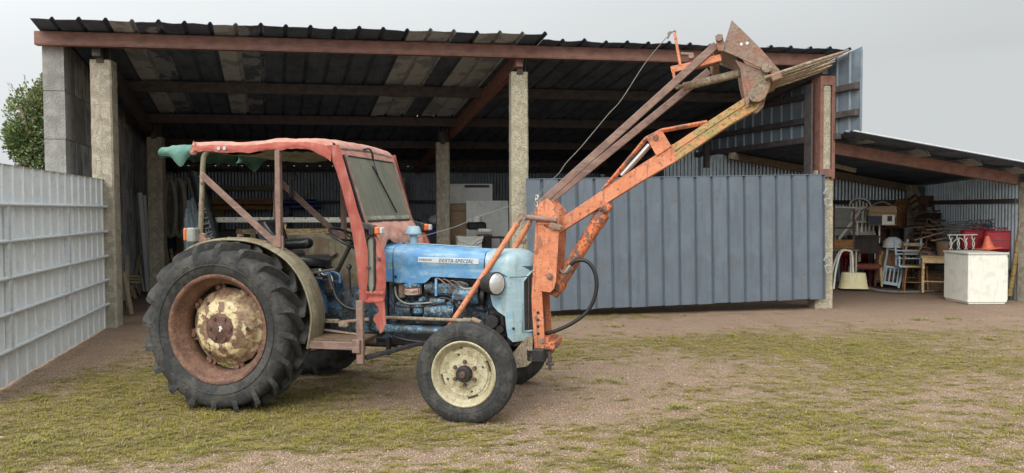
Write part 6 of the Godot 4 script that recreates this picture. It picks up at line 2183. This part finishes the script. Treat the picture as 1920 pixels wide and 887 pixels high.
	part("iron_fitting", b, M.dark_steel, o)
	o = thing("tin_can", "rusty tin box among boards beside the small table", "tin", Vector3(9.589, 0.612, -12.404), .2)
	b = B.new()
	b.box(V(0, .05, 0), V(.2, .1, .2), .01); b.box(V(-.02, .12, 0), V(.32, .02, .1), .004, bas(0, .4, .2)); b.box(V(0, .16, 0), V(.4, .018, .08), .004, bas(0, -.3, -.15))
	part("tin_body", b, M.rusty_iron, o)

	# more of the pile
	var more = [
		["dark wooden chair lying across the dining chairs, seat outward", Vector3(10.192, 1.309, -13.243), .5, .3, "dark_wood"],
		["dark chair wedged beneath the dining chairs", Vector3(9.751, 0.621, -12.885), -.9, .1, "dark_wood"],
		["brown chair tipped behind the clay bucket", Vector3(9.868, 0.857, -12.671), -.2, -.5, "dark_wood"],
		["dark chair deep in the pile behind the natural wood chair", Vector3(9.933, 0.357, -13.454), -.6, .15, "dark_wood"],
	]
	for q in more:
		o = thing("stacked_chair", q[0], "chair", q[1], q[2], "wooden chairs heaped in the lean-to")
		o.rotation.z = q[3]
		b = B.new()
		b.box(V(0, .02, 0), V(.38, .03, .36), .008)
		part("seat", b, M[q[4]], o)
		for s in [-1, 1]:
			b = B.new()
			b.tube([V(.17 * s, -.38, .15), V(.17 * s, .02, .15)], [.013, .018], 7)
			part("leg", b, M[q[4]], o)
			b = B.new()
			b.tube(spline([V(.17 * s, -.38, -.19), V(.17 * s, .02, -.16), V(.18 * s, .42, -.24)], 4), .016, 7)
			part("leg", b, M[q[4]], o)
		for y in [.18, .3, .4]:
			b = B.new()
			b.box(V(0, y, -.19 - (y - .02) * .14), V(.34, .045, .014), .004)
			part("back_rail", b, M[q[4]], o)
		b = B.new()
		b.cyl(V(-.17, -.2, .15), V(.17, -.2, .15), .01, 6)
		part("stretcher", b, M[q[4]], o)
	for k in 3:
		o = thing("long_batten", ["thin batten sticking out of the pile toward the red suitcase", "thin dark batten crossing above the clay bucket", "grey batten lying over the brown chairs by the corner"][k], "batten", [Vector3(9.912, 1.132, -12.167), Vector3(9.607, 1.024, -12.111), Vector3(9.982, 1.156, -12.866)][k], [-.5, -.2, -.7][k])
		b = B.new()
		b.box(V(0, 0, 0), V([.9, .7, .8][k], .022, .05), .003, bas(0, 0, [.06, -.12, .1][k]))
		part("batten", b, M[["old_wood", "dark_wood", "old_wood"][k]], o)

# ---------- things stored in the big shed ----------
func build_shed_things():
	var o: Node3D
	var b: B
	# white profiles leaning on the block wall
	for k in 4:
		var foot = [Vector3(-4.514, 0, -15.251), Vector3(-4.463, 0, -15.336), Vector3(-4.534, 0, -15.351), Vector3(-4.432, 0, -15.427)][k]
		var top = [Vector3(-4.674, 1.838, -14.96), Vector3(-4.475, 1.849, -15.03), Vector3(-4.562, 1.85, -15.044), Vector3(-4.43, 1.802, -15.122)][k]
		o = thing("white_profile", ["thin white trim strip leaning leftmost on the block wall", "broad white board leaning on the block wall, brightest of four", "grey backed board between two white strips on the block wall", "narrow white strip leaning nearest the second pillar"][k], "board", foot, 0, "boards leaning on the block wall")
		b = B.new()
		b.beam(V(0, 0, 0), top - foot, [.02, .075, .12, .05][k], .02, .002)
		part("board", b, [M.bright_white, M.bright_white, M.grey_paint, M.bright_white][k], o)
	# scrap timber at the foot of the wall
	for k in 5:
		var p = [Vector3(-3.692, 0, -11.883), Vector3(-4.06, 0, -12.9), Vector3(-4.294, 0, -14.062), Vector3(-4.514, 0, -14.525), Vector3(-4.418, 0, -14.68)][k]
		o = thing("scrap_timber", ["short stake propped against the front left pillar", "grey stake leaning low on the block wall", "crossed dark plank before the white boards", "old plank slanting behind the front left pillar", "broken batten lying beside the white boards"][k], "timber", p, 0)
		b = B.new()
		var d = [V(-.13, .62, -.1), V(-.06, .8, -.2), V(-.2, .5, -.05), V(.08, .7, -.25), V(-.12, .4, .1)][k]
		b.beam(V(0, 0, 0), d, .06, .035, .004)
		part("stake", b, M.old_wood, o)
	o = thing("timber_bundle", "grey bundle of short boards resting on the stakes by the wall", "timber", Vector3(-4.396, 0.298, -14.05), .3)
	for k in 3:
		b = B.new()
		b.box(V(.01 * k, .05 * k, .02 * k), V(.36, .04, .14), .005, bas(0, .1 * k, -.12))
		part("board", b, M.old_wood, o)
	for k in 3:
		o = thing("pale_plank", ["pale plank leaning behind the second pillar, leftmost", "pale plank leaning behind the second pillar, middle one", "pale plank behind the tractor wheel by the second pillar"][k], "plank", Vector3(-4.018, 0, -15.34) + V(.07 * k, 0, -.1 * k), 0)
		b = B.new()
		b.beam(Vector3.ZERO, V(-.26, .82 - .06 * k, -.5), .06, .03, .003)
		part("board", b, M.pale_wood if k < 2 else M.old_wood, o)
	# hanging coils of hose
	for k in 3:
		o = thing("hose_coil", ["thick grey hose hung in a loop, leftmost by second pillar", "thick grey hose hung in a loop, middle of three", "thick grey hose hung in a loop, nearest the printed roll"][k], "hose", Vector3(-4.219, 1.567, -15.89) + V(.17 * k, 0, -.1), .3, "hose coils hanging behind the second pillar")
		b = B.new()
		var ring = []
		for i in 28:
			var a = TAU * i / 28
			ring.append(V(.1 * cos(a), .56 * sin(a), .12 * cos(a) * (.4 + k * .2)))
		b.tube(ring, .048, 10, false, true)
		part("loop", b, M.hose_grey, o)
	o = thing("hose_post", "square old timber post beside the hanging hoses", "post", Vector3(-4.234, -0.24, -16.843), .1)
	b = B.new()
	o.position.y = 0
	b.box(V(0, 1.05, 0), V(.19, 2.1, .14), .01)
	part("post_body", b, M.old_wood, o)
	o = thing("blue_drum", "dark blue plastic drum below the hanging hoses", "drum", Vector3(-4.514, 0.264, -17.311), 0)
	o.position.y = 0
	b = B.new()
	b.at(Vector3.ZERO, bas(-PI / 2, 0, 0))
	b.lathe([Vector2(0, 0), Vector2(.26, 0), Vector2(.28, .04), Vector2(.28, .4), Vector2(.29, .42), Vector2(.28, .44), Vector2(.28, .92), Vector2(.26, .96), Vector2(0, .96)], 26, 0, TAU, .9)
	part("drum_body", b, M.blue_tarp, o)
	# printed plastic wrap leaning, lettering reads up its length
	var f := FastNoiseLite.new()
	f.seed = 5; f.frequency = 2.0
	var foot = Vector3(-2.742, 0.38, -13.582)
	var top = Vector3(-3.222, 2.169, -13.723)
	var up = (top - foot)
	o = thing("wrapped_roll", "tall roll wrapped in dark plastic with printed grey lettering, leaning behind the tractor", "roll", foot, 0)
	b = B.new()
	b.surf(func(u, w):
		var a = w * TAU
		var r = lerpf(.16, .1, u) * (1 + .2 * f.get_noise_2d(u * 4, cos(a) * 2))
		return up * u + V(cos(a) * r, 0, sin(a) * r * .7) + V(0, .02 * sin(a * 3 + u * 9), 0), 24, 20)
	part("wrap", b, M.black_bag, o)
	var un = up.normalized()
	var side = V(un.y, -un.x, 0).normalized()
	b = B.new()
	b.surf(func(u, w): return up * lerpf(.12, .8, u) + side * lerpf(-.075, .085, w) * (1 - u * .3) + V(0, 0, .14 + .012 * sin(w * PI) - .038 * u), 10, 4)
	part("print_band", b, M.black_bag, o)
	text("MOLAFLET NO", .14, M.bag_print, o, up * .46 + V(0, 0, .148), Basis(un, -side, un.cross(-side)), "Droid Sans", 700)
	o = thing("grey_tarpaulin", "crumpled pale grey tarpaulin hung beside the printed roll", "tarpaulin", Vector3(-3.302, 1.053, -13.899), -.1)
	b = B.new()
	b.surf(func(u, w):
		var y = lerpf(-.55, .7, u)
		return V((w - .5) * lerpf(.42, .1, pow(u, 1.4)) + .03 * f.get_noise_2d(y * 3, w * 3) + .02 - .04 * u, y * (.9 + .1 * w), .05 * sin(w * 9.0 + y * 3) + .04 * f.get_noise_2d(w * 4, y * 4)), 20, 16)
	part("cloth", b, M.light_blue, o)
	# beams and boards stacked along the back wall
	for k in 6:
		var q = [[Vector3(-3.263, 2.031, -18.692), 2.1, .12, "old_wood"], [Vector3(-3.291, 1.718, -18.482), 1.9, .13, "warm_wood"], [Vector3(-3.454, 1.571, -18.402), 2.0, .1, "warm_wood"], [Vector3(-3.96, 1.476, -18.582), .5, .2, "yellow_wood"], [Vector3(-2.04, 1.689, -18.481), .8, .06, "blue_tarp"], [Vector3(-1.846, 1.588, -18.345), .7, .06, "blue_tarp"]][k]
		o = thing("stored_beam" if k < 4 else "blue_pipe", ["grey timber beam racked highest along the back wall", "orange brown beam racked in the middle of the back wall", "thick brown beam lowest of the racked timber", "short yellow wood block under the racked beams", "upper blue plastic pipe beside the racked beams", "lower blue plastic pipe beside the racked beams"][k], "beam" if k < 4 else "pipe", q[0], .02)
		b = B.new()
		if k < 4: b.box(V(0, 0, 0), V(q[1], q[2], .14), .006)
		else: b.cyl(V(-q[1] / 2, 0, 0), V(q[1] / 2, .02, 0), q[2], 12)
		part("length", b, M[q[3]], o)
	o = thing("timber_rack", "dark steel rack holding beams before the back wall", "rack", Vector3(-3.134, 0.952, -18.531), 0)
	o.position.y = 0
	b = B.new()
	for x in [-.9, .9]: b.box(V(x, 1.0, -.1), V(.07, 2.0, .07), .004)
	for y in [1.42, 1.6, 1.9]:
		for x in [-.9, .9]: b.box(V(x, y, .06), V(.05, .04, .34), .004)
	part("upright", b, M.dark_steel, o)
	# perforated white rail
	o = thing("perforated_rail", "long white perforated metal rail lying level across the stored pallets", "rail", Vector3(-1.805, 1.355, -13.87), .0)
	b = B.new()
	b.box(V(0, 0, 0), V(2.45, .065, .05), .004, bas(0, 0, -.008)); b.box(V(0, -.045, -.02), V(2.45, .02, .1), .003, bas(0, 0, -.008))
	part("rail_body", b, M.white_paint, o)
	b = B.new()
	for k in 13: b.cyl(V(-1.17 + .195 * k, .01, .024), V(-1.17 + .195 * k, .01, .0275), .012, 10)
	part("rail_hole", b, M.black_iron, o)
	# pallets stood on edge
	for k in 3:
		o = thing("pallet", ["wooden pallet on edge leftmost behind the driver's seat", "wooden pallet on edge in the middle behind the seat", "wooden pallet on edge nearest the steering wheel"][k], "pallet", [Vector3(-2.211, 0.797, -14.119), Vector3(-1.529, 0.799, -13.907), Vector3(-0.999, 0.791, -13.922)][k], [.1, -.05, .12][k], "wooden pallets stood on edge")
		o.position.y = 0
		for i in 4:
			b = B.new()
			b.box(V(-.36 + .22 * i, .62, .0), V(.09, 1.1, .022), .003)
			part("board", b, M.pale_wood if k else M.old_wood, o)
		for y in [.15, .66, 1.14]:
			b = B.new()
			b.box(V(0, y, -.06), V(.84, .09, .09), .004)
			part("bearer", b, M.pale_wood, o)
	o = thing("dark_machine", "dark seized machine frame in the gloom behind the rear wheel", "machine", Vector3(-2.774, 0.748, -15.222), .1)
	o.position.y = 0
	b = B.new()
	b.box(V(0, .6, 0), V(1.2, 1.1, .4), .03); b.box(V(.5, 1.15, 0), V(.4, .2, .3), .02); b.cyl(V(-.3, 1.1, .1), V(-.3, 1.3, .1), .06, 12)
	part("machine_body", b, M.black_iron, o)
	o = thing("green_crate", "pale green plastic crate glimpsed through the cab", "crate", Vector3(-0.522, 0.778, -14.047), .0)
	o.position.y = .55
	b = B.new()
	b.box(V(0, .14, 0), V(.4, .26, .3), .01)
	for k in 5: b.box(V(-.16 + .08 * k, .14, .152), V(.05, .2, .008), .002)
	part("crate_body", b, M.green_box, o)
	o = thing("green_box", "green plastic box on the stored goods right of the cab", "box", Vector3(0.499, 0.742, -15.3), .0)
	o.position.y = .6
	b = B.new()
	b.box(V(0, .09, 0), V(.3, .18, .24), .01); b.box(V(0, .2, 0), V(.32, .04, .26), .006)
	part("box_body", b, M.green_box, o)
	# blue tarp over a bin
	o = thing("blue_bin", "dark navy bin under a bright blue lid left of the middle pillar", "bin", Vector3(0.79, 0.698, -15.251), .0)
	o.position.y = 0
	b = B.new()
	b.box(V(0, .55, 0), V(.36, 1.1, .4), .03)
	part("bin_body", b, M.navy, o)
	b = B.new()
	b.surf(func(u, w): return V((u - .5) * .42, 1.28 - .22 * u + .05 * sin(w * PI) - .1 * pow(2 * w - 1, 4), (w - .5) * .46), 10, 10)
	b.surf(func(u, w): return V((w - .5) * .42, 1.28 - .22 * w - .12 * u, .23 + .01 * sin(u * 6)), 4, 10)
	part("lid", b, M.blue_tarp, o)
	o = thing("cloth_bundle", "beige cloth bundle on goods just left of the middle pillar", "cloth", Vector3(0.968, 1.236, -15.85), 0)
	b = B.new()
	b.surf(func(u, w): return V(.14 * cos(w * TAU) * sin(u * PI), .06 - .1 * cos(u * PI), .14 * sin(w * TAU) * sin(u * PI)) * (1 + .2 * f.get_noise_2d(u * 5, w * 5)), 10, 14)
	part("bundle", b, M.sheet_cloth, o)
	# white goods right of the middle pillar
	o = thing("fridge_carcass", "old white fridge front standing high behind the brown carton", "fridge", Vector3(1.517, 0.679, -15.437), .05)
	o.position.y = 0
	b = B.new()
	b.box(V(.09, 1.02, 0), V(.94, 2.0, .4), .012)
	part("fridge_body", b, M.pale_board, o)
	b = B.new()
	b.box(V(-.22, 1.7, .21), V(.3, .56, .03), .006)
	part("door", b, M.white_paint, o)
	b = B.new()
	b.box(V(.24, 1.97, .205), V(.5, .05, .02), .003)
	part("control_strip", b, M.dark_steel, o)
	o = thing("brown_carton", "brown cardboard carton upright between pillar and white panel", "box", Vector3(1.41, 0.698, -15.1), .03)
	o.position.y = .62
	b = B.new()
	b.box(V(0, .5, 0), V(.41, 1.0, .3), .006)
	part("carton", b, M.cardboard, o)
	b = B.new()
	b.box(V(0, .86, .152), V(.4, .02, .004), .001); b.box(V(0, 1.0, .01), V(.42, .012, .31), .003)
	part("fold", b, M.old_wood, o)
	o = thing("smooth_board", "large white smooth panel leaning beside the centre pillar", "panel", Vector3(1.912, 0.711, -14.715), .02)
	o.position.y = .3
	o.rotation.x = -.06
	b = B.new()
	b.box(V(0, .68, 0), V(.82, 1.4, .03), .004)
	part("sheet", b, M.pale_board, o)
	o = thing("black_case", "black padded case on the draped white box", "case", Vector3(1.63, 1.138, -14.218), .03)
	b = B.new()
	b.box(V(0, .065, 0), V(.34, .14, .26), .03)
	part("case_body", b, M.vinyl, o)
	o = thing("tape_roll", "white tin standing on the black padded case", "tin", Vector3(1.641, 1.277, -14.222), 0)
	b = B.new()
	b.at(V(.0, .0, 0), bas(-PI / 2, 0, 0))
	b.lathe([Vector2(0, 0), Vector2(.09, 0), Vector2(.09, .05), Vector2(.095, .06), Vector2(.09, .08), Vector2(.085, .1), Vector2(0, .1)], 22, 0, TAU, .8)
	part("tin_body", b, M.white_paint, o)
	o = thing("white_chest", "white box with a grey cloth draped over its front, before the white panel", "box", Vector3(1.467, 0.753, -14.028), .0)
	o.position.y = .2
	b = B.new()
	b.box(V(0, .4, 0), V(.44, .8, .4), .01)
	part("box_body", b, M.pale_board, o)
	b = B.new()
	b.surf(func(u, w):
		var x = (w - .5) * .5
		var hang = .03 + .2 * pow(sin(w * PI), .7) + .03 * sin(w * 14)
		if u < .4: return V(x, .82 + .008 * sin(x * 30), lerpf(-.15, .21, u / .4))
		var d = (u - .4) / .6
		return V(x * (1 - .06 * d), .82 - hang * d, .215 + .02 * sin(d * 12 + 6 * absf(w - .5)) * d), 20, 24)
	part("draped_cloth", b, M.sheet_cloth, o)
	o = thing("white_ledge", "small white slab behind the draped cloth", "slab", Vector3(1.77, 1.099, -14.144), 0)
	b = B.new()
	b.box(V(0, .025, 0), V(.24, .06, .2), .006)
	part("slab", b, M.white_paint, o)
	o = thing("dark_table", "thin dark metal table in front of the white panel", "table", Vector3(1.974, 0.745, -14.047), .05)
	o.position.y = 0
	b = B.new()
	b.box(V(0, .99, 0), V(.28, .03, .3), .004)
	part("table_top", b, M.black_iron, o)
	each_leg(o, M.black_iron, .24, .26, .98, .012)
	o = thing("dark_cupboard", "dark brown cupboard squeezed between draped box and metal table", "cupboard", Vector3(1.77, 0.746, -14.08), .0)
	o.position.y = 0
	b = B.new()
	b.box(V(0, .5, 0), V(.22, 1.02, .28), .006)
	part("cupboard_body", b, M.chest_wood, o)
	b = B.new()
	b.box(V(0, 1.025, .0), V(.25, .03, .3), .004)
	part("cupboard_top", b, M.dark_wood, o)
	o = thing("grey_stand", "thin grey metal stand hugging the right side of the middle pillar", "stand", Vector3(1.246, 0.691, -15.278), 0)
	o.position.y = 0
	b = B.new()
	b.box(V(0, .7, 0), V(.035, 1.4, .035), .004); b.box(V(.1, 1.32, 0), V(.26, .03, .1), .004)
	part("upright", b, M.galvanised, o)

func _ready():
	rng.seed = 20240
	set_camera_and_light()
	make_materials()
	build_ground()
	build_shed()
	build_lean_to()
	build_gates()
	build_shrub()
	build_tractor()
	build_shed_things()
	build_lean_to_things()
